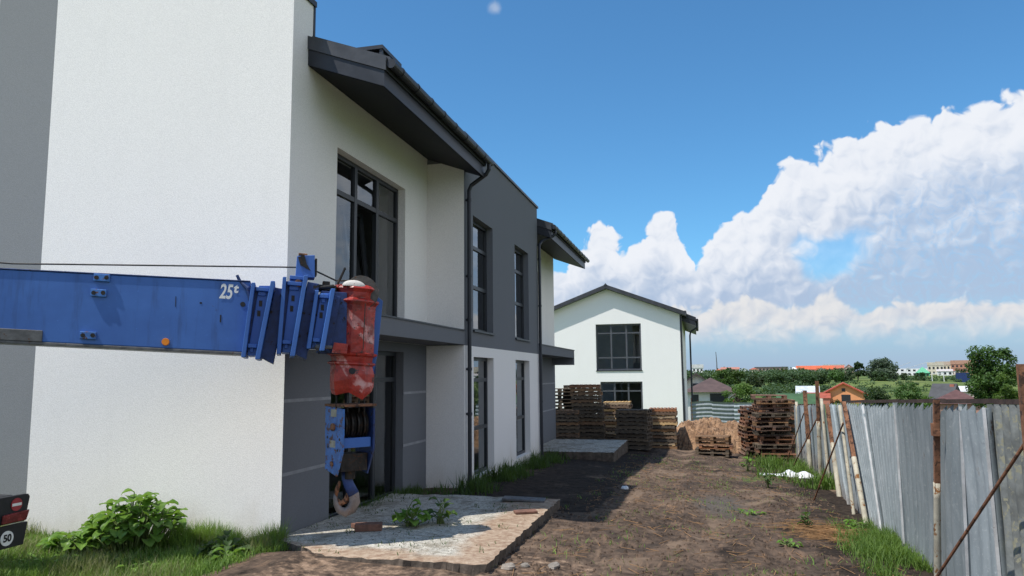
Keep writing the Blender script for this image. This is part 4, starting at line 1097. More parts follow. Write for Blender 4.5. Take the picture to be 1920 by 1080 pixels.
tree('shrub_tree', 'low bright shrub left of the dark grey roofed house', 'shrub', 23.4, 89.2, -3.0, -.2, 1.15, 900, .15, 'lf_bright', 8, crown0=.02)
belt = [(1322, 'leftmost tree of the belt, half behind the brown roof', 3.9, 177, 3.0, 3.0), (8.8,)]
TB = [(4.6, 177.4, 3.1, 3.0, 'lf_mid', 'mid green tree of the far belt right above the brown roof'),
      (8.8, 188.9, 2.9, 2.6, 'lf_mid', 'far belt tree rising behind the bright green rounded tree'),
      (12.4, 179.4, 2.4, 3.0, 'lf_far', 'far belt tree just right of the bright green rounded tree'),
      (16.1, 175.2, 2.0, 2.9, 'lf_dark', 'far belt tree below the dark unfinished block'),
      (21.0, 186.7, 2.6, 2.8, 'lf_far', 'far belt tree straight above the leaning pallet stack'),
      (22.9, 176.8, 2.1, 2.6, 'lf_dark', 'low dark far belt tree above the green shed roof'),
      (27.6, 190.8, 2.2, 2.8, 'lf_dark', 'far belt tree beneath the long orange roof'),
      (32.6, 200.1, 2.8, 2.8, 'lf_mid', 'far belt tree at the right end of the long orange roof'),
      (37.6, 214.9, 3.5, 2.5, 'lf_far', 'far belt tree left of the narrow pointed tree'),
      (44.2, 207.3, 2.4, 2.6, 'lf_dark', 'dark low far belt tree at the foot of the willow')]
for k, (x, y, zt, hw, mt, lb) in enumerate(TB):
    tree('belt_tree', lb, 'tree', x, y, gz(x, y)-.6, zt, hw, 1300, .30, mt, 30+k, group='trees of the far belt', crown0=.02, ncl=20)
for k, (x, y, zt, hw, lb) in enumerate([(61.0, 253.8, 1.75, 2.0, 'small round tree to the right of the willow'), (68.6, 266, 2.1, 2.0, 'small round tree below the green barn'), (111.9, 370, 3.9, 2.8, 'distant tree left of the dark blue container'), (55.6, 255, 1.2, 2.2, 'low dark bush against the willow trunk side'), (7.4, 200, 3.6, 3.0, 'distant tree crest behind the far belt near the mast')]):
    tree('meadow_tree', lb, 'tree', x, y, gz(x, y)-.5, zt, hw, 700, .34, 'lf_dark' if k % 2 else 'lf_far', 50+k, crown0=.02, ncl=14)

# hedge masses that read as one far-off wood
def wood():
    rr = random.Random(77); b = MB()
    for k in range(150):
        x = rr.uniform(-6, 44); y = 228+rr.uniform(-14, 24)+x*.3; r = rr.uniform(1.5, 2.5)
        leaves(b, (x, y, gz(x, y)+r*.5+rr.uniform(-.4, .6)), 110, r, r, r*.95, .42, rr)
    for k in range(70):
        x = rr.uniform(-4, 25); y = 150+rr.uniform(-20, 14); r = rr.uniform(.9, 1.5)
        leaves(b, (x, y, gz(x, y)+r*.3), 90, r*1.2, r, r*.8, .30, rr)
    for k in range(60):
        x = rr.uniform(60, 170); y = 330+rr.uniform(-30, 60); r = rr.uniform(1.2, 2.0)
        leaves(b, (x, y, gz(x, y)+r*.25), 60, r*1.3, r, r*.6, .4, rr)
    for k in range(90):
        x = rr.uniform(52, 128); y = rr.choice((246, 268, 300, 345))+rr.uniform(-8, 8)+x*.1; r = rr.uniform(.7, 1.7)
        leaves(b, (x, y, gz(x, y)+r*.35), 70, r*1.6, r, r*.9, .34, rr)
    for k in range(50):
        x = rr.uniform(16, 46); y = rr.uniform(118, 200); r = rr.uniform(.5, 1.1)
        leaves(b, (x, y, gz(x, y)+r*.3), 60, r*1.5, r, r*.8, .22, rr)
    tag(b.build('woodland', MT['lf_far']), 'dense far-off woodland on the slope below the town', 'woodland', kind='stuff')
wood()

# ------------------------------------------------------------------ houses beyond
def colmat(c, rough=.85, var=.08):
    k = 'c_%02d_%02d_%02d' % tuple(int(q*99) for q in c)
    if k not in MT: MT[k] = m_flat('render_'+k, c, rough, 0, var, .8, 0, spec=.2)
    return k
def rooftile(c):
    k = 'r_%02d_%02d_%02d' % tuple(int(q*99) for q in c)
    if k not in MT:
        m, t, b = new_mat('tiles_'+k); p = t.obj()
        n = t.noise(p, 1.5, 5, .6); wv = t.add('ShaderNodeTexWave', Vector=p, Scale=3.2, Distortion=.4).outputs[1]
        cc = t.mix(t.step(n, .3, .7), [q*.75 for q in c], [min(1, q*1.15) for q in c]); cc = t.mix(t.m('MULTIPLY', wv, .25), cc, [q*.6 for q in c])
        t.put(b.inputs['Base Color'], cc); b.inputs['Roughness'].default_value = .7; MT[k] = m
    return k
DARKWIN = 'frame'
def house2(name, label, x, y, zb, zt, w, d, roof, wall, rc, cat='house', eave=None, rows=(), over=.3, chim=None, face=None):
    """small house whose front looks at the yard; roof: gable (gable to us), ridge (ridge across), hip, flat"""
    rot = -atan2(x, y) if face is None else face
    t = thing(name, label, cat, (x, y, zb), rot)
    H = zt-zb; e = eave if eave is not None else H*.6
    wm, rm = colmat(wall), rooftile(rc)
    b = MB(); b.box(-w/2, w/2, 0, d, -1.5, e)
    if roof == 'gable': b.prism([(-w/2, e), (w/2, e), (0, H-.12)], .002, d-.002)
    if roof == 'ridge': MB
    b.build('wall', MT[wm], t, local=True)
    b = MB()
    if roof == 'gable':
        sl = (H-e)/(w/2); o = over
        for s in (-1, 1):
            b.prism([(0, H-.1), (s*(w/2+o), e-sl*o-.1), (s*(w/2+o), e-sl*o+.08), (0, H+.08)], -o, d+o)
    elif roof == 'ridge':
        b.xf = lambda a, bb, c: (bb, a, c); o = over
        b.prism([(-o, e-.02), (d+o, e-.02), (d/2, H)], -w/2-o, w/2+o)
    elif roof == 'hip':
        o = over; r = max(0, w/2-d/2)
        base = [(-w/2-o, -o, e), (w/2+o, -o, e), (w/2+o, d+o, e), (-w/2-o, d+o, e)]; p, q = (-r, d/2, H), (r, d/2, H)
        b.face(base[::-1]); b.face([base[0], base[1], q, p]); b.face([base[1], base[2], q]); b.face([base[2], base[3], p, q]); b.face([base[3], base[0], p])
    elif roof == 'mono':
        b.prism([(-w/2-over, e), (w/2+over, H-.1), (w/2+over, H+.05), (-w/2-over, e+.15)], -over, d+over)
    else: b.box(-w/2-over*.5, w/2+over*.5, -over*.5, d+over*.5, e, H)
    r = b.build('roof', MT[rm], t, local=True)
    if chim:
        b = MB(); b.box(chim[0], chim[0]+.5, d*.4, d*.4+.5, e, H+chim[1]); b.build('chimney', MT[wm], r, local=True)
    for (a0, a1, c0, c1) in rows:
        b = MB(); b.box(a0, a1, -.05, .02, c0, c1); b.build('window', MT[DARKWIN], t, local=True)
    return t
def wins(w, n, z0, z1, f=.5, x0=None, x1=None):
    x0 = -w/2 if x0 is None else x0; x1 = w/2 if x1 is None else x1; st = (x1-x0)/n
    return [(x0+st*(k+.5)-st*f/2, x0+st*(k+.5)+st*f/2, z0, z1) for k in range(n)]
ORG_ = (.86, .36, .14); TER = (.42, .075, .035); BRN = (.075, .045, .04); DGR = (.06, .06, .065)
house2('orange_house', 'small orange house with red tiled gable roof behind the fence', 21.9, 128, -3.1, .45, 6.0, 9, 'gable', (.82, .36, .17), TER, eave=1.95, rows=[(-.35, .95, .3, 1.75), (-.25, .25, 2.25, 2.75)], over=.45)
house2('brown_roof_house', 'white house with brown hipped roof beside the far gable house', 1.0, 77, -1.7, 1.75, 4.6, 6, 'hip', (.74, .74, .74), (.10, .062, .055), eave=2.05, over=.5, rows=[(-.1, 1.6, .5, 1.9), (-1.9, -1.2, 1.0, 1.8)])
house2('gabled_house', 'white gabled house with dark roof peeking up behind the brown hipped roof', -.4, 86, -1.6, 2.2, 3.4, 7, 'gable', (.7, .66, .6), (.075, .055, .055), eave=2.5, over=.5, rows=[(-.4, .4, 1.9, 2.7)])
house2('green_shed', 'low shed with plain green roof behind the leaning pallet stack', 8.2, 69.7, -2.6, .34, 3.4, 4, 'ridge', (.30, .13, .09), (.05, .115, .045), 'shed', eave=2.1, over=.1)
house2('metal_roof_shed', 'shed with pale metal gable roof left of the orange house', 17.4, 134.3, -3.0, -.1, 3.4, 5, 'ridge', (.5, .3, .22), (.55, .60, .66), 'shed', eave=1.6, over=.2)
house2('red_roof_annex', 'low red roofed annex at the left wall of the orange house', 17.9, 126, -3.1, -1.0, 3.2, 5, 'ridge', (.5, .2, .14), (.38, .09, .05), 'shed', eave=1.3, over=.15)
house2('dark_roof_house', 'house with steep dark grey roof and brick chimney beyond the fence', 29.4, 106, -3.0, .60, 2.2, 5, 'ridge', (.42, .16, .11), DGR, eave=1.3, over=.35, chim=(.7, -.1), face=-.55)
house2('maroon_roof_house', 'house with broad maroon hipped roof left of the large tree', 28.2, 95.3, -3.0, .05, 5.2, 6, 'hip', (.45, .25, .2), (.12, .055, .05), eave=1.5, over=.3)
house2('pale_roof_house', 'house with long pale roof behind the maroon hipped roof', 36.6, 123.5, -3.0, -.05, 4.6, 5, 'ridge', (.6, .5, .45), (.62, .62, .62), eave=2.2, over=.2)
WH = (.82, .82, .82)
def town(name, label, x0, x1, y, zt, zb, roof, wall, rc, eave=None, rows=1, n=4, d=10, cat='house', over=.3):
    w = abs(x1-x0)*1.02; x = (x0+x1)/2; zb = min(zb, gz(x, y)-.2); e = (eave if eave is not None else (zt-zb)*.68)
    rr = []
    for k in range(rows): rr += wins(w, n, e*(k+.25)/rows, e*(k+.75)/rows, .5)
    return house2(name, label, x, y, zb, zt, w, d, roof, wall, rc, cat, e, rr, over)
town('white_house', 'white house with flat top peeping over the dark gabled roof', -2.8, 1.4, 310, 5.75, 2.2, 'flat', WH, (.7, .7, .7), None, 2, 3)
town('row_house', 'distant house with pinkish red roof right of the mast', 11.8, 21.4, 439, 5.5, 2.0, 'ridge', (.66, .5, .42), (.48, .2, .14), None, 1, 5)
town('white_gable_house', 'small distant white gabled house between red roof and dark block', 20.1, 23.8, 399, 4.7, 1.8, 'gable', WH, (.6, .6, .58), None, 1, 2)
town('unfinished_block', 'distant unfinished dark block with open floors', 30.4, 47.6, 445, 5.5, 1.2, 'flat', (.33, .24, .22), (.13, .12, .12), 3.7, 2, 9, cat='building')
town('white_house', 'distant white house wedged left of the long orange roof', 50.2, 55.0, 459, 5.3, 2.2, 'hip', WH, (.78, .78, .78), None, 1, 2)
town('terrace_building', 'long distant terrace with bright orange roof', 54.5, 74.1, 461, 6.0, 1.8, 'ridge', (.68, .5, .42), (.62, .13, .05), 2.9, 1, 10, cat='building')
town('dormer_house', 'orange roofed wing with white arched dormer before the long orange terrace', 63.2, 69.6, 452, 4.9, 1.8, 'gable', (.82, .78, .72), (.60, .12, .05), 1.9, 1, 3)
town('apartment_block', 'faint pale apartment block behind the long orange roof', 84, 98, 562, 7.5, 3, 'flat', (.62, .60, .60), (.5, .5, .5), None, 3, 6, cat='building')
town('pink_house', 'distant pale pink house left of the narrow pointed tree', 71.3, 76.0, 412, 6.0, 1.5, 'gable', (.72, .48, .44), (.5, .26, .22), None, 2, 2)
town('white_house', 'white modern house with slanted roof right of the willow', 106.5, 114.6, 463, 7.4, 0, 'mono', WH, (.75, .75, .76), 3.8, 2, 3)
town('white_house', 'white house with saw-tooth roof left of the green barn', 107.9, 117.5, 442, 7.0, 0, 'mono', WH, (.78, .78, .8), 3.8, 2, 4)
town('green_barn', 'distant bright green barn with rounded hipped roof', 106.8, 113.0, 421, 4.5, .6, 'hip', (.10, .38, .20), (.12, .42, .24), 1.9, 1, 3, cat='barn')
town('cream_block', 'cream coloured distant block left of the brick building', 124.8, 132.6, 467, 7.1, 1.2, 'flat', (.70, .64, .52), (.6, .55, .45), 5.3, 2, 4, cat='building')
town('cream_block', 'second cream block with tall central bay next to the brick building', 135.4, 144.5, 490, 7.8, 1.2, 'flat', (.72, .65, .5), (.62, .5, .4), 5.9, 2, 5, cat='building')
town('brick_building', 'distant red brick apartment building left of the large tree', 141.2, 153.4, 482, 8.3, 1.2, 'flat', (.46, .23, .16), (.5, .28, .2), 6.3, 3, 6, cat='building')
for lb, x0, x1, y, zt, zb, rf, wl, rc in (
    ('distant cream house with red hipped roof right of the small white gabled house', 25.0, 29.0, 405, 4.9, 1.9, 'hip', (.74, .66, .5), (.42, .12, .07)),
    ('distant pale house with brown roof before the dark unfinished block', 39.0, 43.5, 430, 3.7, 1.3, 'gable', (.76, .72, .66), (.2, .09, .07)),
    ('distant white cottage under the left end of the dark unfinished block', 33.0, 36.5, 420, 3.6, 1.4, 'gable', WH, (.5, .5, .5)),
    ('distant brick red house behind the gap right of the orange terrace', 77.5, 83.0, 480, 6.2, 2.4, 'ridge', (.5, .3, .22), (.5, .14, .08)),
    ('distant grey roofed white house between the pink house and the pale apartment block', 84.0, 89.5, 500, 6.4, 2.4, 'hip', WH, (.3, .3, .32)),
    ('far white house under the terrace with tiny red roof', 8.0, 11.0, 400, 4.6, 1.8, 'hip', WH, (.5, .16, .1)),
    ('far cream house immediately right of the mast', 12.5, 16.5, 470, 6.1, 3, 'gable', (.76, .7, .6), (.35, .2, .16)),
    ('far grey house between cream block and red brick building', 145.5, 150.0, 520, 7.4, 1.4, 'ridge', (.6, .6, .6), (.25, .22, .22)),
    ('white bungalow on the meadow edge beneath the first cream block', 122.0, 129.0, 440, 3.2, .6, 'ridge', WH, (.55, .5, .48)),
    ('reddish roofed bungalow beneath the second cream block', 131.0, 137.5, 450, 3.6, .8, 'hip', (.7, .62, .55), (.46, .16, .1))):
    town('distant_house', lb, x0, x1, y, zt, zb, rf, wl, rc, None, 1, 3)
t = thing('shipping_container', 'dark blue container standing on the meadow left of the large tree', 'container', (78.5, 258, -1.0), -.3)
b = MB(); b.box(-1.9, 1.9, 0, 6, -.5, 2.6)
for k in range(12): b.box(-1.8+k*.3, -1.65+k*.3, -.04, .0, -.3, 2.45)
b.build('body', MT['bluedark'], t, local=True)
b = MB(); b.box(-1.95, 1.95, -.05, 6.05, 2.6, 2.7); b.build('roof', MT['greysteel'], t, local=True)
t = thing('goal_frame', 'white football goal frame on the meadow', 'goal', (64.9, 234, gz(64.9, 234)))
b = MB(); b.rod((-1.5, 0, -.3), (-1.5, 0, 2.2), .10, 6); b.build('post', MT['paint_white'], t, local=True)
b = MB(); b.rod((1.5, 0, -.3), (1.5, 0, 2.2), .10, 6); b.build('post', MT['paint_white'], t, local=True)
b = MB(); b.rod((-1.6, 0, 2.2), (1.6, 0, 2.2), .10, 6); b.build('crossbar', MT['paint_white'], t, local=True)
b = MB(); b.tube([(9.4, 436.7, 1), (9.5, 436.7, 8), (9.2, 436.7, 14.1)], [.35, .25, .16], 6); tag(b.build('mast', MT['greysteel']), 'thin tall grey mast on the horizon right of the far gable house', 'mast')

# ------------------------------------------------------------------ grass, weeds, broad-leaved plants
def blade(b, x, y, z, h, w, a, lean, rr):
    dx, dy = cos(a), sin(a); px, py = -dy*w, dx*w
    p = [(0, 0), (.35*lean, .5), (lean, 1.0-.12*abs(lean))]
    i = [b.p(x+px, y+py, z), b.p(x-px, y-py, z), b.p(x+dx*p[1][0]*h-px*.75, y+dy*p[1][0]*h-py*.75, z+p[1][1]*h), b.p(x+dx*p[1][0]*h+px*.75, y+dy*p[1][0]*h+py*.75, z+p[1][1]*h), b.p(x+dx*p[2][0]*h, y+dy*p[2][0]*h, z+p[2][1]*h)]
    b.f += [[i[0], i[1], i[2], i[3]], [i[3], i[2], i[4]]]
def grass(name, mat, label, n, region, h, w, seed, mask=None, lean=.5):
    rr = random.Random(seed); b = MB(); k = 0; tries = 0
    while k < n and tries < n*12:
        tries += 1
        x, y = rr.uniform(*region[:2]), rr.uniform(*region[2:])
        f = mask(x, y) if mask else 1
        if rr.random() > f: continue
        hh = h*rr.uniform(.45, 1.25)*(.6+.4*f)
        blade(b, x, y, gz(x, y)-.02, hh, w*rr.uniform(.7, 1.3), rr.uniform(0, 6.28), rr.gauss(lean, .3), rr); k += 1
    return tag(b.build(name, MT[mat]), label, 'grass', kind='stuff')
def cl(x, y, s=1.4, o=0): return min(1, max(0, .5+1.5*noise.noise((x*s, y*s, o))))
grass('grass', 'grass', 'long green grass growing along the foot of the end wall', 26000, (-11, -5.05, 6.2, 9.03), .17, .0055, 1, lambda x, y: .25+.75*cl(x, y, 1.8)*(1 if x < -5.4 else max(0, (-5.05-x)*3)))
grass('grass', 'grassdry', 'pale seeding grass blades among the green grass', 7000, (-11, -5.2, 6.4, 9.03), .30, .0035, 2, lambda x, y: cl(x, y, 1.1, 3)**2)
grass('grass', 'grass', 'taller grass tufts against the end wall right of the burdock', 3600, (-6.9, -5.3, 8.35, 9.02), .33, .0055, 3, lambda x, y: cl(x, y, 2.4, 8))
grass('weeds', 'weed', 'dark weeds growing along the foot of the white lower wall', 1900, (-4.58, -3.7, 13.0, 23.4), .40, .010, 4, lambda x, y: max(0, 1-(x+4.58)/.8)*max(0, cl(x, y, 1.6, 2)*1.6-.5))
grass('weeds', 'weed', 'dark weeds between slab and patio door', 1500, (-5.4, -4.75, 10.2, 14.3), .24, .008, 5, lambda x, y: max(0, 1-(x+5.4)/.6)*cl(x, y, 2))
grass('grass', 'grass', 'bright grass clump at the foot of the near fence', 4200, (1.75, 2.66, 9.2, 13.6), .30, .006, 6, lambda x, y: max(0, (x-1.75)/.9)**1.2*(1 if y < 12.2 else .25)*cl(x, y, 1.0, 4), .7)
grass('weeds', 'grass', 'weeds in front of the leaning pallet stack along the fence', 1300, (1.3, 3.1, 19.0, 28.2), .50, .012, 7, lambda x, y: max(0, (x-1.3)/1.7)*max(0, cl(x, y, 1.3, 6)*1.5-.4))
grass('grass', 'grassdry', 'sparse grass tufts scattered over the dirt yard', 1500, (-2.6, 2.5, 8.3, 28), .075, .005, 8, lambda x, y: max(0, cl(x, y, 1.1, 12)-.72)*3.2, .9)
grass('grass', 'grass', 'small green tufts in the middle of the dirt yard', 1300, (-2.4, 2.4, 8.4, 27), .10, .006, 9, lambda x, y: max(0, cl(x, y, 1.3, 21)-.70)*3, .8)
def slabweeds():
    rr = random.Random(9); b = MB()
    for k in range(900):
        x, y = rr.uniform(-5.35, -2.5), rr.uniform(8.3, 12.7); c = cl(x, y, 1.5, 30)
        if c < .55: continue
        blade(b, x, y, .13, rr.uniform(.02, .07), .006, rr.uniform(0, 6.28), rr.uniform(.6, 1.6), rr)
    tag(b.build('weeds', MT['weed']), 'tiny weeds and litter scattered over the near slab', 'weeds', kind='stuff')
slabweeds()
def straw():
    rr = random.Random(10); b = MB()
    for k in range(260):
        x, y = rr.gauss(1.85, .26), rr.gauss(12.6, .38); a = rr.gauss(.1, .5); L = rr.uniform(.12, .4); z = gz(x, y)+rr.uniform(.01, .05)
        b.tube([(x-L*cos(a), y-L*sin(a), z), (x, y, z+.015), (x+L*cos(a), y+L*sin(a), z)], .004, 4, cap=False)
    tag(b.build('straw', MT['straw']), 'loose orange straw lying on the dirt by the fence', 'straw', kind='stuff')
    b = MB()
    for k in range(420):
        x, y = rr.uniform(-2.2, 2.3), 8.3+16*rr.random()**1.6; a = rr.uniform(0, 3.14); L = rr.uniform(.03, .16); z = gz(x, y)+.008
        b.tube([(x-L*cos(a), y-L*sin(a), z), (x+L*cos(a), y+L*sin(a), z+.012)], .0035, 4, cap=False)
    tag(b.build('debris', MT['straw']), 'scattered twigs and dry stalks on the dirt yard', 'debris', kind='stuff')
    b = MB()
    for k in range(4200):
        x, y = rr.uniform(-2.4, 2.5), 8.2+20*rr.random()**1.5; s = rr.uniform(.008, .035)*(1+.6*(rr.random() < .05)); z = gz(x, y)
        p = [Vector((rr.uniform(.6, 1.2)*cos(q), rr.uniform(.6, 1.2)*sin(q), 0))*s for q in (0, 1.3, 2.5, 3.8, 5.1)]
        i = [b.p(x+q.x, y+q.y, z-.006) for q in p]; j = [b.p(x+q.x*.5, y+q.y*.5, z+s*rr.uniform(.4, .9)) for q in p]
        b.f.append(j)
        for m in range(5): b.f.append([i[m], i[(m+1) % 5], j[(m+1) % 5], j[m]])
    tag(b.build('dirt_clods', MT['ground']), 'loose clods of earth strewn over the yard', 'clods', kind='stuff')
straw()

def broad_leaf(b, base, a, elev, L, Wd, rr, droop=.9):
    """big wavy leaf on a stalk: grid with a midrib fold"""
    n, m = 7, 4; d = Vector((cos(a), sin(a), 0)); side_ = Vector((-sin(a), cos(a), 0)); rows = []
    q = Vector(base); ang = elev
    for k in range(n+1):
        f = k/n; wd = Wd*(sin(pi*min(1, f*.92+.06))**.75)*(1-.25*f)
        up = Vector((0, 0, 1)); dirv = d*cos(ang)+up*sin(ang); nr = -d*sin(ang)+up*cos(ang)
        row = []
        for j in range(-m//2, m//2+1):
            s = j/(m/2); ruff = .07*L*noise.noise((f*4+a*3, s*2, base[0]*5))+.03*L*sin(f*12+s*3)*abs(s)
            e = q+side_*(wd*s)+nr*(abs(s)**1.3*wd*.38+ruff); row.append(b.p(*e))
        rows.append(row); q = q+dirv*(L/n); ang -= droop/n
    for p, r in zip(rows, rows[1:]):
        for j in range(m): b.f.append([p[j], p[j+1], r[j+1], r[j]])
def burdock(label, x, y, n, spread, hgt, L, seed, mat='burdock', zb=None, name='burdock_plant', tall=1.0):
    rr = random.Random(seed); z0 = gz(x, y) if zb is None else zb
    t = thing(name, label, 'plant', (x, y, z0)); b = MB(); st = MB()
    for k in range(n):
        a = rr.uniform(0, 2*pi); r = spread*sqrt(rr.random()); px, py = x+r*cos(a), y+r*sin(a)*.55
        h = hgt*(1-.65*(r/spread)**1.6)*rr.uniform(.55, 1.05)*(1+(tall-1)*(px-x)/spread)
        st.tube([(x+.5*(px-x), y+.5*(py-y), z0-.03), (px-.1*cos(a), py-.06*sin(a), z0+h*.6), (px, py, z0+h)], [.012, .010, .006], 5)
        broad_leaf(b, (px, py, z0+h), a+rr.gauss(0, .7), rr.uniform(.1, .9), L*rr.uniform(.6, 1.15), L*rr.uniform(.30, .45), rr, rr.uniform(.9, 1.9))
    st.build('stalk', MT['stem'], t, smooth=True); b.build('foliage', MT[mat], t, smooth=True)
burdock('big bright green burdock clump against the white end wall', -7.20, 8.45, 190, .66, .74, .215, 1, tall=1.3)
burdock('low leafy plant at the left foot of the big burdock clump', -7.78, 8.12, 40, .30, .28, .20, 2)
burdock('small dark burdock near the end wall corner by the slab', -5.62, 8.18, 34, .28, .30, .16, 3, 'weed')
burdock('pale green plant before the dark burdock at the dirt edge', -5.42, 7.92, 16, .18, .18, .14, 4)
burdock('bright green leafy plant growing on the near slab', -3.95, 10.0, 20, .20, .34, .19, 5, zb=.13)
burdock('darker leaved plant next to the bright plant on the slab', -3.62, 10.25, 12, .16, .36, .17, 6, 'weed', zb=.13)
burdock('single upright leafy plant beside the orange straw', 1.55, 12.8, 9, .07, .30, .13, 7, 'weed')
burdock('tall thin leafy plant in front of the white plastic bag', 1.45, 18.8, 12, .10, .50, .16, 8, 'weed')
burdock('slim bright plant on the dirt before the leaning pallet stack', 1.25, 23.2, 12, .12, .50, .17, 9)
burdock('low tuft of bright leaves left of the straw', 1.12, 11.3, 12, .16, .09, .09, 10)
burdock('low tuft of bright leaves in the right middle of the yard', .80, 14.4, 12, .18, .10, .10, 11)
burdock('low leafy weed in the grass before the truck tail', -7.6, 7.55, 30, .55, .12, .10, 12)
burdock('low leafy weed in the grass below the burdock clump', -6.5, 7.6, 30, .6, .10, .09, 13)
burdock('leafy weed at the fence foot behind the bright grass', 2.35, 13.3, 12, .18, .16, .12, 14)

# ------------------------------------------------------------------ sky, sun, camera
SUN = Vector((-2.5, -2.3, 6.65)).normalized()
wd = bpy.data.worlds.new('World'); scn.world = wd; wd.use_nodes = True
t = NT(wd.node_tree); t.n.clear()
sky = t.add('ShaderNodeTexSky', {'sky_type': 'NISHITA', 'sun_disc': False, 'sun_elevation': math.asin(SUN.z), 'sun_rotation': atan2(SUN.x, SUN.y), 'altitude': 300, 'air_density': 1.0, 'dust_density': .6, 'ozone_density': 2.0})
dirv = t.add('ShaderNodeVectorMath', {'operation': 'NORMALIZE'}, i0=t.add('ShaderNodeTexCoord').outputs['Generated']).outputs[0]
sx, sy, sz = t.add('ShaderNodeSeparateXYZ', Vector=dirv).outputs
DEG = 57.29578
az = t.m('MULTIPLY', t.m('ARCTAN2', sx, sy), DEG); el = t.m('MULTIPLY', t.m('ARCSINE', sz), DEG)
def curve(pts, x, lo, hi, top):
    nd = t.n.new('ShaderNodeFloatCurve'); cv = nd.mapping.curves[0]
    pts = [((a-lo)/(hi-lo), v/top) for a, v in pts]
    while len(cv.points) < len(pts): cv.points.new(.5, .5)
    for p, q in zip(cv.points, sorted(pts)): p.location = q; p.handle_type = 'AUTO'
    nd.mapping.update()
    t.put(nd.inputs['Value'], t.m('DIVIDE', t.m('SUBTRACT', x, lo), hi-lo, clamp=True))
    return t.m('MULTIPLY', nd.outputs[0], top)
co = t.add('ShaderNodeCombineXYZ', X=az, Y=el, Z=0.).outputs[0]
def off(v, d): return t.add('ShaderNodeVectorMath', {'operation': 'ADD'}, i0=v, i1=d).outputs[0]
warp = t.add('ShaderNodeTexNoise', {'noise_dimensions': '2D'}, Vector=co, Scale=.55, Detail=2).outputs['Color']
wv = t.add('ShaderNodeVectorMath', {'operation': 'SCALE'}, i0=off(warp, (-.5, -.5, -.5)), Scale=1.5).outputs[0]
cw = t.add('ShaderNodeVectorMath', {'operation': 'ADD'}, i0=co, i1=wv).outputs[0]
def noise2(v, sc, de, ro):
    return t.add('ShaderNodeTexNoise', {'noise_dimensions': '2D'}, Vector=v, Scale=sc, Detail=de, Roughness=ro).outputs[0]
def puff(v):
    a = t.add('ShaderNodeTexVoronoi', {'feature': 'F1', 'voronoi_dimensions': '2D'}, Vector=v, Scale=.42, Detail=2.0, Roughness=.42, Lacunarity=2.4).outputs[0]
    n = noise2(v, .7, 6, .52)
    return t.m('ADD', t.m('MULTIPLY', t.m('SUBTRACT', .75, a), .75), t.m('MULTIPLY', n, .55))
h0 = puff(cw); h1 = puff(off(cw, (-.32, .42, 0)))
rel = t.m('SUBTRACT', h0, h1)
hc = t.m('SUBTRACT', h0, .55)
fine = noise2(cw, 2.2, 4, .6)
topA = curve([(-180, 34), (-150, 24), (-110, 14), (-60, 9), (-40, 9), (-28, 8.2), (-20, 7), (-14, 7.5), (-10.6, 8.0), (-9.2, 10.2), (-8.4, 10.4), (-7.3, 12.2), (-6.4, 11.9), (-5.4, 10.2), (-4.7, 10.0), (-3.5, 12.6), (-2.0, 12.6), (-.9, 10.9), (-.2, 8.3), (.5, 9.3), (1.3, 10.5), (2.4, 11.6), (3.8, 11.9), (4.7, 13.6), (6.6, 15.1), (8.5, 16.1), (10.3, 16.2), (11.4, 17.0), (13.5, 17.4), (17.4, 17.4), (21.6, 18.0), (28, 23), (38, 34), (60, 52), (95, 56), (125, 48), (155, 38), (180, 34)], az, -180, 180, 60)  # banks outside the view are added to brighten the ambient fill
topB = curve([(-60, 5), (-20, 5.2), (-10, 5.5), (-5, 5.0), (-.3, 5.2), (1.7, 5.5), (3.6, 5.9), (5.4, 5.7), (6.6, 5.1), (8.0, 5.4), (9.2, 6.0), (10.1, 5.8), (10.9, 4.4), (11.9, 4.9), (13.2, 5.1), (15.6, 4.9), (20.6, 5.0), (30, 5.2), (60, 5), (180, 5)], az, -60, 180, 25)
botA = t.m('ADD', 5.6, t.m('MULTIPLY', t.m('SUBTRACT', fine, .5), 1.5))
dA = t.m('ADD', t.m('SUBTRACT', topA, el), t.m('MULTIPLY', hc, 2.2))
def ell(cx, cy, rx, ry, amp=.8):
    q = t.m('SQRT', t.m('ADD', t.m('POWER', t.m('DIVIDE', t.m('SUBTRACT', az, cx), rx), 2), t.m('POWER', t.m('DIVIDE', t.m('SUBTRACT', el, cy), ry), 2)))
    return t.m('SUBTRACT', 1, t.m('ADD', q, t.m('MULTIPLY', hc, amp)))
hole = ell(9.3, 8.1, 2.1, 1.5, 1.1)
alphaA = t.m('MULTIPLY', t.step(dA, -.05, .42), t.m('SUBTRACT', 1, t.m('MULTIPLY', t.step(hole, -.25, .7), .75)))
alphaA = t.m('MULTIPLY', alphaA, t.step(el, 2.8, 5.2))
sheer = t.step(t.m('ADD', t.m('SUBTRACT', az, 9.8), t.m('MULTIPLY', t.m('SUBTRACT', 11, el), .6)), 0, 5)     # thinner veil on the right flank
veil = t.m('MULTIPLY', t.m('MULTIPLY', sheer, t.m('SUBTRACT', 1, t.step(az, 24, 32))), t.m('SUBTRACT', 1, t.step(el, 10.5, 15)))
alphaA = t.m('MULTIPLY', alphaA, t.m('SUBTRACT', 1, t.m('MULTIPLY', veil, t.m('ADD', .08, t.m('MULTIPLY', t.step(fine, .42, .72), .22)))))
dB = t.m('ADD', t.m('SUBTRACT', topB, el), t.m('MULTIPLY', hc, 1.3))
alphaB = t.m('MULTIPLY', t.step(dB, -.03, .40), t.step(t.m('ADD', el, t.m('MULTIPLY', hc, 1.2)), 1.2, 3.6))
bits = t.m('MAXIMUM', t.m('MAXIMUM', ell(7.1, 6.7, .42, .26, 1.), ell(12.2, 6.5, .35, .14, 1.)), ell(-15.1, 27.2, .42, .35, 1.2))
bits = t.m('MULTIPLY', t.step(bits, -.6, 1.0), .36)
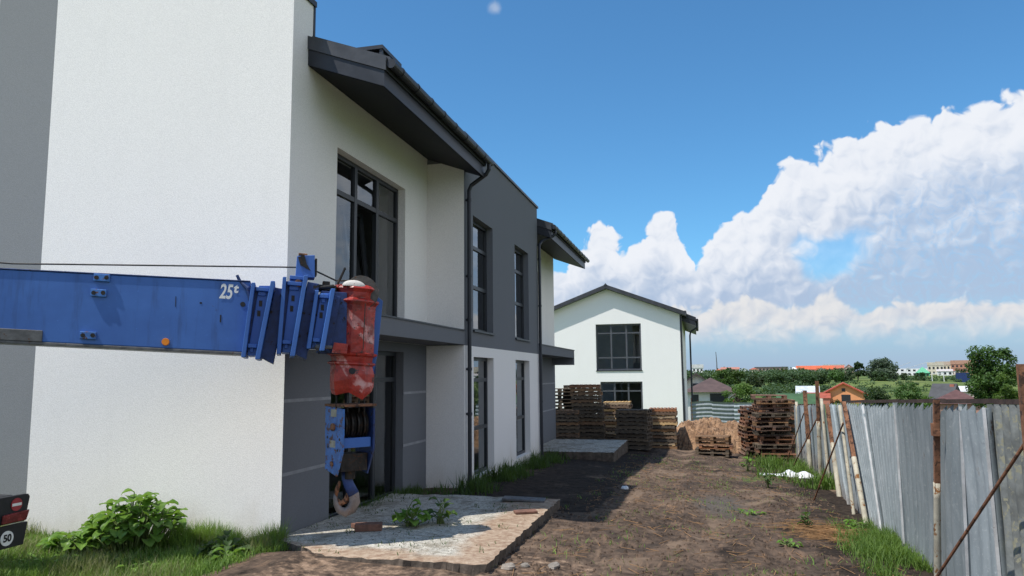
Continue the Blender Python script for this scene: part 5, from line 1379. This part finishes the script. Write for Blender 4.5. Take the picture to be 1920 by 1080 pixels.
# colours (sunlit from behind the viewer's left shoulder)
litA = t.m('ADD', t.m('MULTIPLY', rel, .75), t.m('ADD', .60, t.m('MULTIPLY', t.m('SUBTRACT', 1, t.step(dA, .2, 5.5)), .34)), clamp=False)
litA = t.m('SUBTRACT', litA, t.m('MULTIPLY', veil, .25))
litA = t.m('SUBTRACT', litA, t.m('MULTIPLY', t.m('SUBTRACT', 1, t.step(el, 5.0, 9.5)), .36))
colA = t.mix(t.step(litA, .05, 1.0), (.43, .54, .72), (.86, .89, .95))
litB = t.m('ADD', t.m('MULTIPLY', rel, .6), t.m('ADD', .58, t.m('MULTIPLY', t.step(el, 2.2, 5.6), .30)))
colB = t.mix(t.step(litB, .2, 1.0), (.50, .59, .74), (.87, .87, .88))
haze = t.m('MULTIPLY', t.m('SUBTRACT', 1, t.step(el, -.5, 8.5)), .92)
skyc = t.mix(haze, t.mix(1.0, sky.outputs[0], (.78, 1.43, 1.75), 'MULTIPLY'), (4.0, 5.15, 7.1))
K = .095
bgS = t.add('ShaderNodeBackground', Color=skyc, Strength=K)
bgA = t.add('ShaderNodeBackground', Color=colA, Strength=1.0); bgB = t.add('ShaderNodeBackground', Color=colB, Strength=.92)
bgC = t.add('ShaderNodeBackground', Color=(.82, .85, .9), Strength=1.0)
m1 = t.add('ShaderNodeMixShader', i0=alphaA, i1=bgS.outputs[0], i2=bgA.outputs[0])
m2 = t.add('ShaderNodeMixShader', i0=alphaB, i1=m1.outputs[0], i2=bgB.outputs[0])
m3 = t.add('ShaderNodeMixShader', i0=bits, i1=m2.outputs[0], i2=bgC.outputs[0])
out = t.n.new('ShaderNodeOutputWorld'); t.l.new(m3.outputs[0], out.inputs[0])
wd.cycles.sampling_method = 'MANUAL'; wd.cycles.sample_map_resolution = 512

ld = bpy.data.lights.new('sun', 'SUN'); ld.energy = 5.0; ld.angle = rad(.53); ld.color = (1, .955, .88)
lo_ = bpy.data.objects.new('sun', ld); COL.objects.link(lo_); lo_.rotation_euler = SUN.to_track_quat('Z', 'Y').to_euler()

cd = bpy.data.cameras.new('camera'); cam = bpy.data.objects.new('camera', cd); COL.objects.link(cam)
cd.sensor_width = 36; cd.lens = 1400/1920*36; cd.clip_end = 8000; cd.clip_start = .1
RM = Matrix(((.9701, .0372, .2400), (.2424, -.1096, -.9640), (-.0096, .9933, -.1158)))
dYv = Vector((352, -160, -1400)).normalized(); dZv = Vector((-112, (1400*1400-112*352)/160, -1400)).normalized(); dXv = dYv.cross(dZv)
cam.matrix_world = Matrix((tuple(dXv)+(0,), tuple(dYv)+(0,), tuple(dZv)+(2.2,), (0, 0, 0, 1)))
scn.camera = cam
scn.render.engine = 'CYCLES'
scn.view_settings.view_transform = 'Standard'; scn.view_settings.look = 'None'; scn.view_settings.exposure = 0; scn.view_settings.gamma = 1
scn.cycles.max_bounces = 6; scn.cycles.diffuse_bounces = 3; scn.cycles.glossy_bounces = 3; scn.cycles.transmission_bounces = 4; scn.cycles.transparent_max_bounces = 8
scn.cycles.use_denoising = True
